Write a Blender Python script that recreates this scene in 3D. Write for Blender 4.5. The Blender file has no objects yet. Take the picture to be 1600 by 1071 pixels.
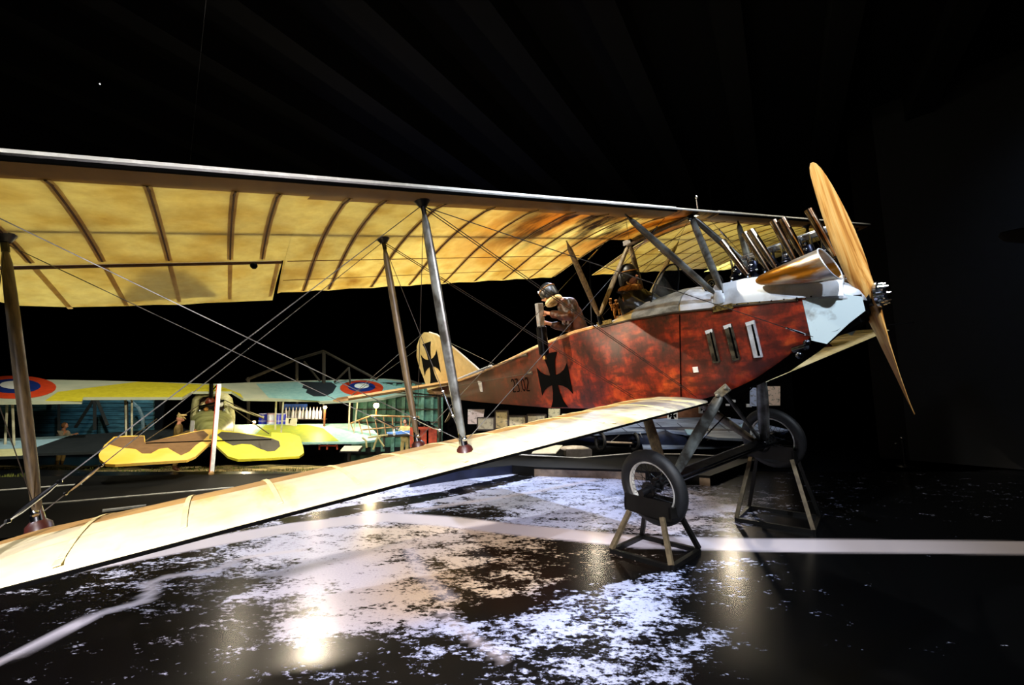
import bpy, bmesh, math, random
import numpy as np
from mathutils import Matrix, Vector
random.seed(4); rng = np.random.RandomState(4)
scene = bpy.context.scene
col = scene.collection
R = math.radians

# ---------------------------------------------------------------- camera, world, lights, exposure
F = 674.6; CAM_Z = 1.54; PITCH = math.atan((620 - 535.5) / F)
cam = bpy.data.objects.new('camera', bpy.data.cameras.new('camera')); col.objects.link(cam)
cam.data.sensor_width = 36; cam.data.lens = 36 * F / 1600; cam.data.clip_end = 200; cam.data.clip_start = .02
cam.location = (0, 0, CAM_Z); cam.rotation_euler = (math.pi / 2 + PITCH, 0, 0)
scene.camera = cam
# aircraft (body) frame: x forward, y port, z up, origin at the middle of the upper leading edge
MR = np.array([[.55902, .80687, -.19093], [-.82797, .55551, -.07657], [.04428, .20089, .97861]])
ORG = np.array([2.06817, 4.5641, 3.56963])
CB = np.array([2.5329, -4.6119, -1.2418])
def b2w(q): return MR @ np.array(q, float) + ORG
def dirw(x, y):
    cx, cy = (x - 800) / F, -(y - 535.5) / F
    c, s = math.cos(PITCH), math.sin(PITCH)
    return np.array([cx, c - s * cy, s + c * cy])
def W(x, y, D):                       # world point at depth D (metres north of the camera)
    d = dirw(x, y); return Vector(d / d[1] * D) + Vector((0, 0, CAM_Z))
def FL(x, y, z=0.):                   # world point on the floor
    d = dirw(x, y); t = (z - CAM_Z) / d[2]; return Vector((d[0] * t, d[1] * t, z))
def BY(x, y, Y):                      # body point in the plane y = Y
    d = MR.T @ dirw(x, y); return CB + d * ((Y - CB[1]) / d[1])
def BX(x, y, X):
    d = MR.T @ dirw(x, y); return CB + d * ((X - CB[0]) / d[0])

world = bpy.data.worlds.new('world'); scene.world = world; world.use_nodes = True
world.node_tree.nodes['Background'].inputs[0].default_value = (.35, .45, .7, 1)
world.node_tree.nodes['Background'].inputs[1].default_value = .004
scene.view_settings.view_transform = 'Standard'; scene.view_settings.look = 'None'
scene.view_settings.exposure = 0; scene.view_settings.gamma = 1
def spot(name, loc, target, energy, color, size, blend=.4, radius=.05):
    l = bpy.data.lights.new(name, 'SPOT'); l.energy = energy; l.color = color
    l.spot_size = R(size); l.spot_blend = blend; l.shadow_soft_size = radius
    o = bpy.data.objects.new(name, l); col.objects.link(o); o.location = loc
    o.rotation_euler = (Vector(target) - Vector(loc)).to_track_quat('-Z', 'Y').to_euler()
    return o
WARM = (1, .84, .62); COLD = (.80, .88, 1)
spot('wing_top_spot', (-2.2, 4.2, 7.4), (-.6, 3.2, 2.9), 1750, (1, .93, .76), 120, .5, .07)
spot('wing_top_spot_far', (3.6, 5.6, 7.6), (3.6, 6.3, 4.2), 900, (1, .93, .76), 100, .5, .12)
spot('side_spot', (-6.4, 5.5, 4.4), (1.5, 5.2, 1.9), 2600, (1, .80, .56), 34, .4, .03)
spot('front_spot', (.6, -1.6, 6.2), (1.5, 3.9, 1.9), 2300, COLD, 44, .6, .06)
spot('wing_front_spot', (-3.0, -1.2, 5.6), (-1.2, 3.2, .9), 850, (1, .96, .9), 58, .6, .06)
spot('nose_spot', (4.3, .4, 5.8), (2.6, 3.9, 2.2), 1300, COLD, 30, .5, .05)
spot('tail_spot', (-3.8, 7.4, 5.6), (-2.2, 9.8, 1.8), 700, (1, .86, .62), 44, .6, .06)
spot('floor_spot', (.4, 3.0, 7.6), (-.2, 6.0, 0), 3600, (.74, .82, 1), 47, .9, .1)
spot('floor_spot_low', (-.6, -2.6, 2.9), (-1.0, 4.7, 0), 4600, (1, .93, .96), 46, .8, .1)
spot('floor_back_spot', (1.5, 11.2, 6.6), (-.6, 6.6, 0), 3000, (.72, .82, 1), 52, .7, .08)
spot('floor_left_spot', (-5.2, 1.2, 3.4), (-2.9, 4.3, 0), 700, (.85, .9, 1), 60, .9, .08)
spot('truss_spot', (-2.5, 12.5, 4.2), (-1.5, 11, 9.), 160, (.35, .45, 1), 90, .6, .1)
spot('wall_spot', (8.5, 3.5, 8.5), (13, 7, 4.2), 380, (.6, .75, 1), 80, .9, .2)
spot('grass_spot', (-3.6, 6.9, 3.0), (-7, 9.4, -.1), 1000, (1, .92, .7), 90, .6, .06)

# ---------------------------------------------------------------- materials
MATS = {}
def rgb(h):
    if isinstance(h, str):
        v = [int(h[i:i + 2], 16) / 255 for i in (0, 2, 4)]
        return tuple(((c + .055) / 1.055) ** 2.4 if c > .04 else c / 12.92 for c in v) + (1,)
    return tuple(h) + (1,)
class NT:
    def __init__(s, name):
        s.m = bpy.data.materials.new(name); s.m.use_nodes = True; s.t = s.m.node_tree; s.n = s.t.nodes; s.l = s.t.links
        s.b = s.n['Principled BSDF']; s.out = s.n['Material Output']
    def add(s, typ, **kw):
        n = s.n.new(typ)
        for k, v in kw.items(): setattr(n, k, v)
        return n
    def link(s, a, b): s.l.new(a, b)
    def noise(s, scale, detail=4, vec=None, rough=.6, mapping=None):
        n = s.add('ShaderNodeTexNoise'); n.inputs['Scale'].default_value = scale; n.inputs['Detail'].default_value = detail
        n.inputs['Roughness'].default_value = rough
        if vec is None:
            tc = s.add('ShaderNodeTexCoord'); vec = tc.outputs['Object']
        if mapping:
            mp = s.add('ShaderNodeMapping'); mp.inputs['Scale'].default_value = mapping; s.link(vec, mp.inputs[0]); vec = mp.outputs[0]
        s.link(vec, n.inputs['Vector']); return n.outputs['Fac']
    def ramp(s, fac, stops):
        r = s.add('ShaderNodeValToRGB'); e = r.color_ramp.elements
        while len(e) < len(stops): e.new(.5)
        for i, (p, c) in enumerate(stops): e[i].position = p; e[i].color = rgb(c)
        s.link(fac, r.inputs[0]); return r.outputs[0]
    def mix(s, fac, a, b, mode='MIX'):
        m = s.add('ShaderNodeMix', data_type='RGBA', blend_type=mode)
        for v, i in ((fac, 0), (a, 6), (b, 7)):
            if hasattr(v, 'links'): s.link(v, m.inputs[i])
            else: m.inputs[i].default_value = v if i == 0 else rgb(v)
        return m.outputs[2]
    def math(s, op, a, b=0., c=0.):
        m = s.add('ShaderNodeMath', operation=op)
        for i, v in enumerate((a, b, c)):
            if hasattr(v, 'links'): s.link(v, m.inputs[i])
            else: m.inputs[i].default_value = v
        return m.outputs[0]
    def bump(s, h, strength=.2, dist=.01):
        b = s.add('ShaderNodeBump'); b.inputs['Strength'].default_value = strength; b.inputs['Distance'].default_value = dist
        s.link(h, b.inputs['Height']); s.link(b.outputs[0], s.b.inputs['Normal'])
def M(name, c1, c2=None, rough=.6, metal=0., scale=8, lo=.35, hi=.65, bump=0., emit=0., mapping=None, spec=.5, detail=4):
    if name in MATS: return MATS[name]
    t = NT(name); t.b.inputs['Roughness'].default_value = rough; t.b.inputs['Metallic'].default_value = metal
    t.b.inputs['Specular IOR Level'].default_value = spec
    c2 = c2 or c1
    f = t.noise(scale, detail, mapping=mapping)
    c = t.ramp(f, [(lo, c1), (hi, c2)])
    t.link(c, t.b.inputs['Base Color'])
    if bump: t.bump(f, bump)
    if emit: t.link(c, t.b.inputs['Emission Color']); t.b.inputs['Emission Strength'].default_value = emit
    MATS[name] = t.m; return t.m
def fabric(name, c1, c2, trans=.5, stains=None, rough=.55):
    t = NT(name)
    f = t.noise(1.7, 6, mapping=(1, 1, 1)); f2 = t.noise(9, 5)
    c = t.ramp(f, [(.34, c2), (.52, c1), (.66, c2), (.74, 'b09150')] if trans > .5 else [(.3, c1), (.7, c2)])
    c = t.mix(t.ramp(f2, [(.35, (0, 0, 0)), (.8, (.25, .25, .25))]), c, '6a4a1c')
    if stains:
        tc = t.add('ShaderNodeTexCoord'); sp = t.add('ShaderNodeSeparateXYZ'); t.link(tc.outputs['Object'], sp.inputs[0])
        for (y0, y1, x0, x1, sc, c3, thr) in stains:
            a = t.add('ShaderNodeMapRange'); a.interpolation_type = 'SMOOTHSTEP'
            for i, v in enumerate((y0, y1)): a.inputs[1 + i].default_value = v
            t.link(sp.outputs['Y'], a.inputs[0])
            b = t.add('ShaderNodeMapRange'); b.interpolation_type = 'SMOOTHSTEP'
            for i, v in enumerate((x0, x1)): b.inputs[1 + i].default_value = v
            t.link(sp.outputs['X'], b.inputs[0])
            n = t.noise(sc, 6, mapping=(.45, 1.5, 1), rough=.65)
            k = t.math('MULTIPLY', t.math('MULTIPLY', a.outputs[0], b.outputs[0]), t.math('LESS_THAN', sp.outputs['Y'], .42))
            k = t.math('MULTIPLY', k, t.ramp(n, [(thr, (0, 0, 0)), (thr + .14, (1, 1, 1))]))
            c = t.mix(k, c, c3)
    t.link(c, t.b.inputs['Base Color']); t.b.inputs['Roughness'].default_value = rough
    tr = t.add('ShaderNodeBsdfTranslucent'); t.link(c, tr.inputs[0])
    mx = t.add('ShaderNodeMixShader'); mx.inputs[0].default_value = trans
    t.link(t.b.outputs[0], mx.inputs[1]); t.link(tr.outputs[0], mx.inputs[2]); t.link(mx.outputs[0], t.out.inputs[0])
    MATS[name] = t.m; return t.m
def glass(name, c=(.9, .95, 1), alpha=.85):
    t = NT(name); tr = t.add('ShaderNodeBsdfTransparent'); tr.inputs[0].default_value = rgb(c)
    g = t.add('ShaderNodeBsdfGlossy'); g.inputs['Roughness'].default_value = .05
    mx = t.add('ShaderNodeMixShader'); mx.inputs[0].default_value = 1 - alpha
    t.link(tr.outputs[0], mx.inputs[1]); t.link(g.outputs[0], mx.inputs[2]); t.link(mx.outputs[0], t.out.inputs[0]); return t.m

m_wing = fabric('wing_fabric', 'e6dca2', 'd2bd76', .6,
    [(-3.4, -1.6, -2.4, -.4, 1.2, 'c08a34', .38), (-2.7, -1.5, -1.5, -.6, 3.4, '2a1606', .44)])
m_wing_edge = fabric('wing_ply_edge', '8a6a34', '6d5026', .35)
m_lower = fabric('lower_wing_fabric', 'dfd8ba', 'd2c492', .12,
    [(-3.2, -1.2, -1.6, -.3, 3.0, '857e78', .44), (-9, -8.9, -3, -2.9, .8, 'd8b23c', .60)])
m_aileron = fabric('aileron_fabric', 'e8dfa6', 'd8c47c', .6)
m_tail = fabric('tail_fabric', 'f0d898', 'd9b668', .12)
m_tape = M('rib_tape', '5a3a1c', '7a5228', .8)
m_rib = M('rib_wood', '3a2410', '4a3018', .8)
m_white_edge = M('white_paint_and_highlight', 'f4f4f0', 'd8d8d4', .4, scale=20, lo=.3, hi=.5)  # white for painted parts and for the lit leading edge
m_strut = M('grey_strut', '666a68', '2c2a26', .35, .2, 6, .35, .6)
m_strut_cab = M('lit_cabane_strut', '94815a', '5a4a30', .5, 0, 12, mapping=(4, 4, .5))  # paler copy of the tan strut, lamplight painted into the colour
m_strut_tan = M('tan_strut', '5c4e36', '342a1c', .5, 0, 12, mapping=(4, 4, .5))
m_black = M('black_metal', '0b0b0c', '141416', .35, .3)
m_blackp = M('black_paint', '020202', '030303', .8, spec=.03)
m_chrome = M('chrome', 'd8dce0', 'a8acb4', .15, 1)
m_steel = M('blued_steel', '50545c', '30343c', .25, 1, 10)
m_pipe = M('exhaust_pipe_metal', 'a89a86', '6e5038', .22, 1, 6, .4, .6, mapping=(1, 1, .6))
m_copper = M('horn_metal', 'c9c4bc', 'a06a20', .3, .9, 2.6, .42, .6, mapping=(.7, 3, 3))
m_white_metal = M('cowl_metal', 'cfd6de', '8c8a88', .32, .35, 3.5, .45, .75)
m_white_panel = M('nose_panel', 'c4d4d6', '5a4c3c', .4, .1, 4, .58, .75)
def prop_wood():
    t = NT('propeller_wood'); tc = t.add('ShaderNodeTexCoord'); v = t.add('ShaderNodeVectorRotate', rotation_type='X_AXIS'); v.inputs['Angle'].default_value = -R(20)
    t.link(tc.outputs['Object'], v.inputs['Vector']); f = t.noise(1., 3, v.outputs[0], mapping=(26, 26, .7)); g = t.noise(1., 5, v.outputs[0], mapping=(90, 90, 2.))
    c = t.ramp(f, [(.34, 'a8682c'), (.46, 'd89a4c'), (.6, 'e6b468')]); c = t.mix(t.ramp(g, [(.4, (0, 0, 0)), (.8, (.4, .4, .4))]), c, '7a4a1c')
    t.link(c, t.b.inputs['Base Color']); t.b.inputs['Roughness'].default_value = .28; return t.m
m_wood_prop = prop_wood()
m_tyre = M('tyre_rubber', '060708', '0e1014', .6, 0, 30, bump=.05)
m_rim = M('rim_metal', 'e8e8e0', 'a8a8a4', .35, .4)
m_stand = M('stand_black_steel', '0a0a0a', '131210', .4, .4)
m_stand_lit = M('stand_lit_steel', '62563f', '453a2a', .45, .2, 20)  # paler copy of the stand steel, lamplight painted into two legs
m_wire = M('wire_steel', '8c8c8c', '505050', .35, .8)
m_wire_dark = M('wire_dark', '120c08', '1c140c', .6)
m_brown_knob = M('oxblood_fitting', '3a120c', '200a08', .4)
m_leather = M('brown_leather', '5a2a0e', '241004', .5, 0, 7, .38, .62, bump=.6)
m_black_leather = M('black_leather', '050505', '121212', .4, 0, 9, bump=.3)
m_fur = M('fur', 'c08838', '7a4412', .9, 0, 26, bump=1.)
m_skin = M('skin', 'c89070', 'b47858', .55)
m_hair = M('dark_hair', '2a1a10', '1a100a', .8)
m_khaki = M('khaki_cloth', '8a7038', '6a5228', .8)
m_scarf = M('pale_scarf', 'e8d49c', 'c8a868', .8, 0, 14, bump=.4)
m_gun = M('gun_steel', '141416', '2a2a2c', .3, .9)
m_gunw = M('bright_breech', 'dcdcdc', 'a0a0a4', .25, .6)
m_paper = M('paper_white', 'e8e6e0', 'd8d6ce', .7)

def m_fuselage_f():
    t = NT('varnished_red_ply')
    f = t.noise(2.2, 6, rough=.7, mapping=(1.2, 1, .8)); g = t.noise(7, 6, mapping=(.5, 1, 1.6))
    c = t.ramp(f, [(.36, '1a0703'), (.46, '5c1706'), (.55, '92280a'), (.70, 'd05a20')])
    c = t.mix(t.ramp(g, [(.44, (0, 0, 0)), (.60, (.85, .85, .85))]), c, '3c0f04')
    tc = t.add('ShaderNodeTexCoord'); sp = t.add('ShaderNodeSeparateXYZ'); t.link(tc.outputs['Object'], sp.inputs[0])
    a = t.add('ShaderNodeMapRange'); a.inputs[1].default_value = -1.9; a.inputs[2].default_value = -4.6; t.link(sp.outputs[0], a.inputs[0])
    c = t.mix(t.math('MULTIPLY', a.outputs[0], .85), c, '54260e')
    t.link(c, t.b.inputs['Base Color']); t.b.inputs['Roughness'].default_value = .48
    t.bump(g, .15, .004); return t.m
m_fus = m_fuselage_f()
m_deck = M('deck_ply', 'b89c5e', '8c703c', .5, 0, 3, .4, .7)
m_deck_grey = M('grey_cowl_deck', '9a988c', '3c3a34', .45, .1, 5, .4, .7, mapping=(1, .6, 2))

# ---------------------------------------------------------------- mesh helpers
class MB:
    def __init__(s): s.v = []; s.f = []
    def add(s, vs, fs):
        o = len(s.v); s.v += [tuple(map(float, v)) for v in vs]; s.f += [tuple(i + o for i in f) for f in fs]; return s
    def box(s, c, d, rot=None):
        c = Vector(c); h = Vector(d) / 2; rot = rot or Matrix()
        vs = [c + (rot.to_3x3() @ Vector((sx * h.x, sy * h.y, sz * h.z))) for sx in (-1, 1) for sy in (-1, 1) for sz in (-1, 1)]
        return s.add(vs, [(0, 1, 3, 2), (4, 6, 7, 5), (0, 4, 5, 1), (2, 3, 7, 6), (0, 2, 6, 4), (1, 5, 7, 3)])
    def bar(s, a, b, w, h, up=(0, 0, 1)):
        a, b = Vector(a), Vector(b); d = (b - a).normalized(); u = Vector(up)
        if abs(d.dot(u)) > .98: u = Vector((1, 0, 0))
        sd = d.cross(u).normalized(); u = sd.cross(d)
        vs = [p + sd * (sx * w / 2) + u * (sz * h / 2) for p in (a, b) for sx, sz in ((-1, -1), (1, -1), (1, 1), (-1, 1))]
        return s.add(vs, [(3, 2, 1, 0), (4, 5, 6, 7), (0, 1, 5, 4), (1, 2, 6, 5), (2, 3, 7, 6), (3, 0, 4, 7)])
    def tube(s, pts, r, n=8, cap=True, flat=1., up=(0, 0, 1)):
        pts = [Vector(p) for p in pts]; rs = r if isinstance(r, (list, tuple)) else [r] * len(pts)
        vs = []; prev = None
        for i, p in enumerate(pts):
            d = (pts[min(i + 1, len(pts) - 1)] - pts[max(i - 1, 0)]).normalized()
            u = Vector(up) if prev is None else prev
            if abs(d.dot(u)) > .95: u = Vector((1, 0, 0)) if abs(d.x) < .9 else Vector((0, 1, 0))
            sd = d.cross(u).normalized(); uu = sd.cross(d); prev = uu
            for k in range(n):
                a = 2 * math.pi * k / n; vs.append(p + uu * (math.cos(a) * rs[i]) + sd * (math.sin(a) * rs[i] * flat))
        fs = [(i * n + k, i * n + (k + 1) % n, (i + 1) * n + (k + 1) % n, (i + 1) * n + k) for i in range(len(pts) - 1) for k in range(n)]
        if cap: fs += [tuple(range(n))[::-1], tuple(range((len(pts) - 1) * n, len(pts) * n))]
        return s.add(vs, fs)
    def loft(s, rings, closed=True, cap=True):
        n = len(rings[0]); vs = [p for r in rings for p in r]; m = n if closed else n - 1
        fs = [(i * n + k, i * n + (k + 1) % n, (i + 1) * n + (k + 1) % n, (i + 1) * n + k) for i in range(len(rings) - 1) for k in range(m)]
        if cap: fs += [tuple(range(n))[::-1], tuple(range((len(rings) - 1) * n, len(rings) * n))]
        return s.add(vs, fs)
    def ball(s, c, r, n=12, m=8, sc=(1, 1, 1)):
        c = Vector(c); rings = []
        for i in range(1, m):
            t = math.pi * i / m
            rings.append([c + Vector((r * math.sin(t) * math.cos(2 * math.pi * k / n) * sc[0], r * math.sin(t) * math.sin(2 * math.pi * k / n) * sc[1], r * math.cos(t) * sc[2])) for k in range(n)])
        return s.loft(rings)
    def torus(s, c, ax, Rr, r, n=40, m=10, flat=1.):
        c = Vector(c); ax = Vector(ax).normalized(); u = ax.orthogonal().normalized(); w = ax.cross(u)
        vs = []
        for i in range(n):
            a = 2 * math.pi * i / n; d = u * math.cos(a) + w * math.sin(a)
            for k in range(m):
                b = 2 * math.pi * k / m; vs.append(c + d * (Rr + r * math.cos(b)) + ax * (r * flat * math.sin(b)))
        return s.add(vs, [(i * m + k, i * m + (k + 1) % m, ((i + 1) % n) * m + (k + 1) % m, ((i + 1) % n) * m + k) for i in range(n) for k in range(m)])
    def disc(s, c, ax, r, h, n=24):
        c = Vector(c); ax = Vector(ax).normalized() * h / 2
        return s.tube([c - ax, c + ax], r, n)
    def prism(s, pts, d):
        pts = [Vector(p) for p in pts]; d = Vector(d); n = len(pts)
        return s.add(pts + [p + d for p in pts], [tuple(range(n))[::-1], tuple(range(n, 2 * n))] + [(i, (i + 1) % n, (i + 1) % n + n, i + n) for i in range(n)])
    def build(s, name, mat, parent=None, smooth=False, mats=None, fm=None, bevel=0.):
        me = bpy.data.meshes.new(name); me.from_pydata(s.v, [], s.f)
        for mm in (mats or [mat]): me.materials.append(mm)
        if fm: me.polygons.foreach_set('material_index', fm)
        bm = bmesh.new(); bm.from_mesh(me); bmesh.ops.recalc_face_normals(bm, faces=bm.faces); bm.to_mesh(me); bm.free()
        if smooth:
            me.polygons.foreach_set('use_smooth', [True] * len(me.polygons))
            try: me.set_sharp_from_angle(angle=R(40))
            except Exception: pass
        o = bpy.data.objects.new(name, me); col.objects.link(o)
        if bevel:
            b = o.modifiers.new('bevel', 'BEVEL'); b.width = bevel; b.segments = 2; b.limit_method = 'ANGLE'
        if parent is not None:
            o.parent = parent
            if 'off' in parent: o.location = -Vector(parent['off'])
        return o
def tag(o, label=None, cat=None, group=None, kind=None):
    if label: o['label'] = label
    if cat: o['category'] = cat
    if group: o['group'] = group
    if kind: o['kind'] = kind
    return o
def empty(name, label, cat, loc=(0, 0, 0), rotz=0., group=None):
    o = bpy.data.objects.new(name, None); col.objects.link(o); o.location = loc; o.rotation_euler = (0, 0, rotz)
    o.empty_display_size = .1
    return tag(o, label, cat, group)
MR4 = Matrix([list(MR[i]) for i in range(3)]).to_4x4()
def body_empty(name, label, cat, base, group=None):      # an aircraft-frame thing: children keep aircraft coordinates
    o = bpy.data.objects.new(name, None); col.objects.link(o); o.empty_display_size = .1
    o.matrix_world = Matrix.Translation(Vector(b2w(base))) @ MR4; o['off'] = [float(x) for x in base]
    return tag(o, label, cat, group)
def copy_tree(o, parent=None):
    c = o.copy(); col.objects.link(c); c.parent = parent
    for ch in [x for x in bpy.data.objects if x.parent == o]: copy_tree(ch, c)
    return c
def struct(o): o['kind'] = 'structure'; return o

# ---------------------------------------------------------------- the setting
def floor_build():
    xs = np.concatenate([np.linspace(-9, 10, 330)]); ys = np.linspace(.6, 9.2, 190)
    cx = lambda x, y: np.array(FL(x, y)[:2])
    # fields of the aerial photograph printed on the floor: centre, radii, snow density, warm tint with the wing shadow painted in brown
    blobs = [(60, 960, .8, .6, .30, .3), (150, 1000, .8, .5, .22, .3), (330, 905, .7, .5, .42, .3), (250, 870, .8, .4, .38, .2), (430, 870, .6, .45, .68, .35),
             (520, 900, .5, .5, .80, .5), (430, 960, .5, .5, .45, .4), (540, 960, .45, .45, .78, .5), (640, 860, .5, .5, .60, .8), (640, 930, .4, .4, .60, .95),
             (750, 880, .6, .5, .50, .95), (750, 930, .45, .3, .42, 1.), (880, 880, .6, .35, .32, 1.), (960, 868, .4, .3, .30, .95), (800, 950, .4, .12, .2, 1.), (1000, 875, .4, .2, .3, .8),
             (760, 990, .5, .35, .50, 0.), (900, 960, .5, .35, .58, 0.), (1030, 930, .5, .4, .60, 0.), (1060, 985, .5, .4, .56, 0.), (900, 1040, .7, .4, .48, 0),
             (640, 1050, .6, .4, .3, .1), (1180, 900, .5, .6, .40, 0), (1300, 900, .7, .8, .16, .1), (1400, 860, .8, .9, .10, 0), (1250, 1000, .9, .9, .14, .1),
             (560, 790, .8, .6, .62, .35), (700, 770, .8, .6, .66, .15), (700, 800, .5, .3, .35, 0), (830, 770, .8, .7, .62, .0), (820, 745, .9, .8, .66, .1), (950, 760, .8, .8, .60, 0),
             (930, 800, .7, .5, .62, 0), (1100, 790, .6, .7, .62, .3), (1080, 820, .6, .4, .6, .5), (1180, 780, .6, .6, .42, .1), (1250, 790, .6, .8, .30, 0), (1400, 790, 1., 1., .22, 0), (1330, 750, 1., 1.2, .25, 0),
             (400, 1050, .9, .5, .25, .2), (0, 860, 1.5, 1, .4, .3), (-200, 950, 1, 1, .3, .3), (1600, 900, 2, 2, .08, 0)]
    B = [(cx(b[0], b[1]), b[2], b[3], b[4], b[5]) for b in blobs]
    X, Y = np.meshgrid(xs, ys); den = np.zeros_like(X); wm = np.zeros_like(X); ws = np.full_like(X, 1e-4)
    for c, rx, ry, d, w in B:
        g = np.exp(-(((X - c[0]) / (rx * .75)) ** 2 + ((Y - c[1]) / (ry * .75)) ** 2)); den += g * d; wm += g * w; ws += g
    den = (den + 2e-5) / ws * 1.02 + .01; wm /= ws
    def dist(poly):
        P = [cx(*q) for q in poly]; D = np.full_like(X, 9.)
        for a, b in zip(P, P[1:]):
            ab = b - a; t = np.clip(((X - a[0]) * ab[0] + (Y - a[1]) * ab[1]) / (ab @ ab), 0, 1)
            D = np.minimum(D, np.hypot(X - a[0] - t * ab[0], Y - a[1] - t * ab[1]))
        return D
    road = np.zeros_like(X)
    def line(poly, w, soft=.04, val=1.):
        nonlocal road
        road = np.maximum(road, val * np.clip((w - dist(poly)) / soft + .5, 0, 1))
    line([(-300, 985), (0, 905), (150, 880), (300, 852), (460, 824), (600, 808), (700, 815), (800, 827), (1000, 847), (1200, 852), (1500, 855), (1900, 860)], .2, .05)
    line([(-60, 1060), (10, 1030), (90, 990), (160, 958), (225, 940), (238, 922), (232, 912), (260, 902), (340, 890), (380, 872), (470, 860)], .045, .03, .85)
    line([(560, 760), (700, 745), (760, 737)], .1, .1, .6)
    line([(640, 800), (730, 775), (800, 745)], .09, .1, .0)
    line([(600, 805), (700, 790), (830, 770), (930, 750)], .07, .1, .6)
    line([(690, 960), (740, 1000), (790, 1030)], .03, .03, .6)
    line([(640, 860), (660, 900), (700, 935)], .05, .08, .5)
    # painted edge of the lower wing's shadow: brown inside, blue outside
    e0, e1 = cx(560, 1025), cx(1180, 850); n = np.array([-(e1 - e0)[1], (e1 - e0)[0]]); n /= np.linalg.norm(n)
    sd = (X - e0[0]) * n[0] + (Y - e0[1]) * n[1]
    far = (sd < 0) & (X > e0[0] - .2)
    wm = np.where(far, wm * .15, wm); den = np.where((sd > 0) & (sd < .22) & (X > -.3) & (X < 1.6), den * .6, den)
    # dark border line beside the road and a dark strip in the far blue field
    dk = dist([(470, 812), (560, 795), (700, 772), (830, 742)]); den = np.where(dk < .22, den * .45, den)
    bm = MB(); nx = len(xs)
    bm.v = [(float(x), float(y), 0.) for y in ys for x in xs]
    bm.f = [(j * nx + i, j * nx + i + 1, (j + 1) * nx + i + 1, (j + 1) * nx + i) for j in range(len(ys) - 1) for i in range(nx - 1)]
    t = NT('aerial_photo_floor')
    at = t.add('ShaderNodeAttribute', attribute_name='print'); sp = t.add('ShaderNodeSeparateColor'); t.link(at.outputs[0], sp.inputs[0])
    a = t.noise(3.6, 9, rough=.78, mapping=(.7, 1.2, 1)); b = t.noise(24, 5, rough=.7, mapping=(.8, 1.2, 1))
    nn = t.math('ADD', t.math('MULTIPLY', a, .62), t.math('MULTIPLY', b, .38))
    # snow where noise > 1-density (mapped to the noise's narrow spread)
    th = t.math('MULTIPLY_ADD', sp.outputs[0], -.34, .68)
    k = t.add('ShaderNodeMapRange'); k.inputs[1].default_value = -.02; k.inputs[2].default_value = .03; t.link(t.math('SUBTRACT', nn, th), k.inputs[0])
    snow = t.mix(sp.outputs[1], 'bcc6ee', 'd8bc98'); earth = t.mix(sp.outputs[1], '050608', '120b06')
    snow = t.mix(t.ramp(t.noise(60, 3), [(.3, (0, 0, 0)), (.8, (.4, .4, .4))]), snow, '8a8c98')
    c = t.mix(k.outputs[0], earth, snow)
    c = t.mix(sp.outputs[2], c, 'c4bcc6')
    t.link(c, t.b.inputs['Base Color']); t.b.inputs['Roughness'].default_value = .235; t.b.inputs['Specular IOR Level'].default_value = .34
    o = bm.build('floor', t.m); struct(o)
    ca = o.data.color_attributes.new('print', 'FLOAT_COLOR', 'POINT')
    arr = np.ones((X.size, 4), np.float32); arr[:, 0] = den.ravel(); arr[:, 1] = np.clip(wm, 0, 1).ravel(); arr[:, 2] = road.ravel()
    ca.data.foreach_set('color', arr.ravel())
floor_build()
m_dark = M('dark_platform', '050506', '080808', .6, spec=.2)
m_wall = M('dark_blue_wall', '10141c', '0c1016', .8)
m_floor_dark = M('dark_hall_floor', '06070a', '0a0b10', .3)
# hall floor round the print, ceiling, walls
struct(MB().box((0, 19.1, -.51), (70, 19.8, .02)).build('floor', m_floor_dark))
struct(MB().box((0, -5, -.03), (70, 11.2, .02)).build('floor', m_floor_dark))
struct(MB().box((22, 5, -.03), (24, 9, .02)).build('floor', m_floor_dark))
struct(MB().box((-22, 5, -.03), (26, 9, .02)).build('floor', m_floor_dark))
m_ceil = M('roof_sheet', '090a0e', '07080c', .95, spec=.1)
struct(MB().box((0, 10, 9.3), (70, 40, .1)).build('ceiling', m_ceil))
ang = R(-32); beam_d = Vector((math.sin(-ang), math.cos(ang), 0)); beam_s = Vector((math.cos(ang), math.sin(ang), 0))
for i in range(-9, 12):
    c = beam_s * (i * 1.9) + Vector((0, 8, 8.9))
    struct(MB().bar(c - beam_d * 16, c + beam_d * 16, .5, .7).build('roof_beam', m_ceil))
wl = [FL(1600, 760), FL(1425, 722), W(1425, 700, 20)]
struct(MB().prism([Vector((17, 2, 0)), Vector((9.7, 10.8, 0)), Vector((9.7, 10.8, 9.3)), Vector((17, 2, 9.3))], (.2, .15, 0)).build('wall_right', m_wall))
struct(MB().prism([Vector((9.3, 11.2, 0)), Vector((9.7, 10.8, 0)), Vector((9.7, 10.8, 9.3)), Vector((9.3, 11.2, 9.3))], (.1, .1, 0)).build('trim_1', m_dark))
struct(MB().box((0, 26, 4.4), (70, .2, 9.8)).build('wall_back', m_blackp))
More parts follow.
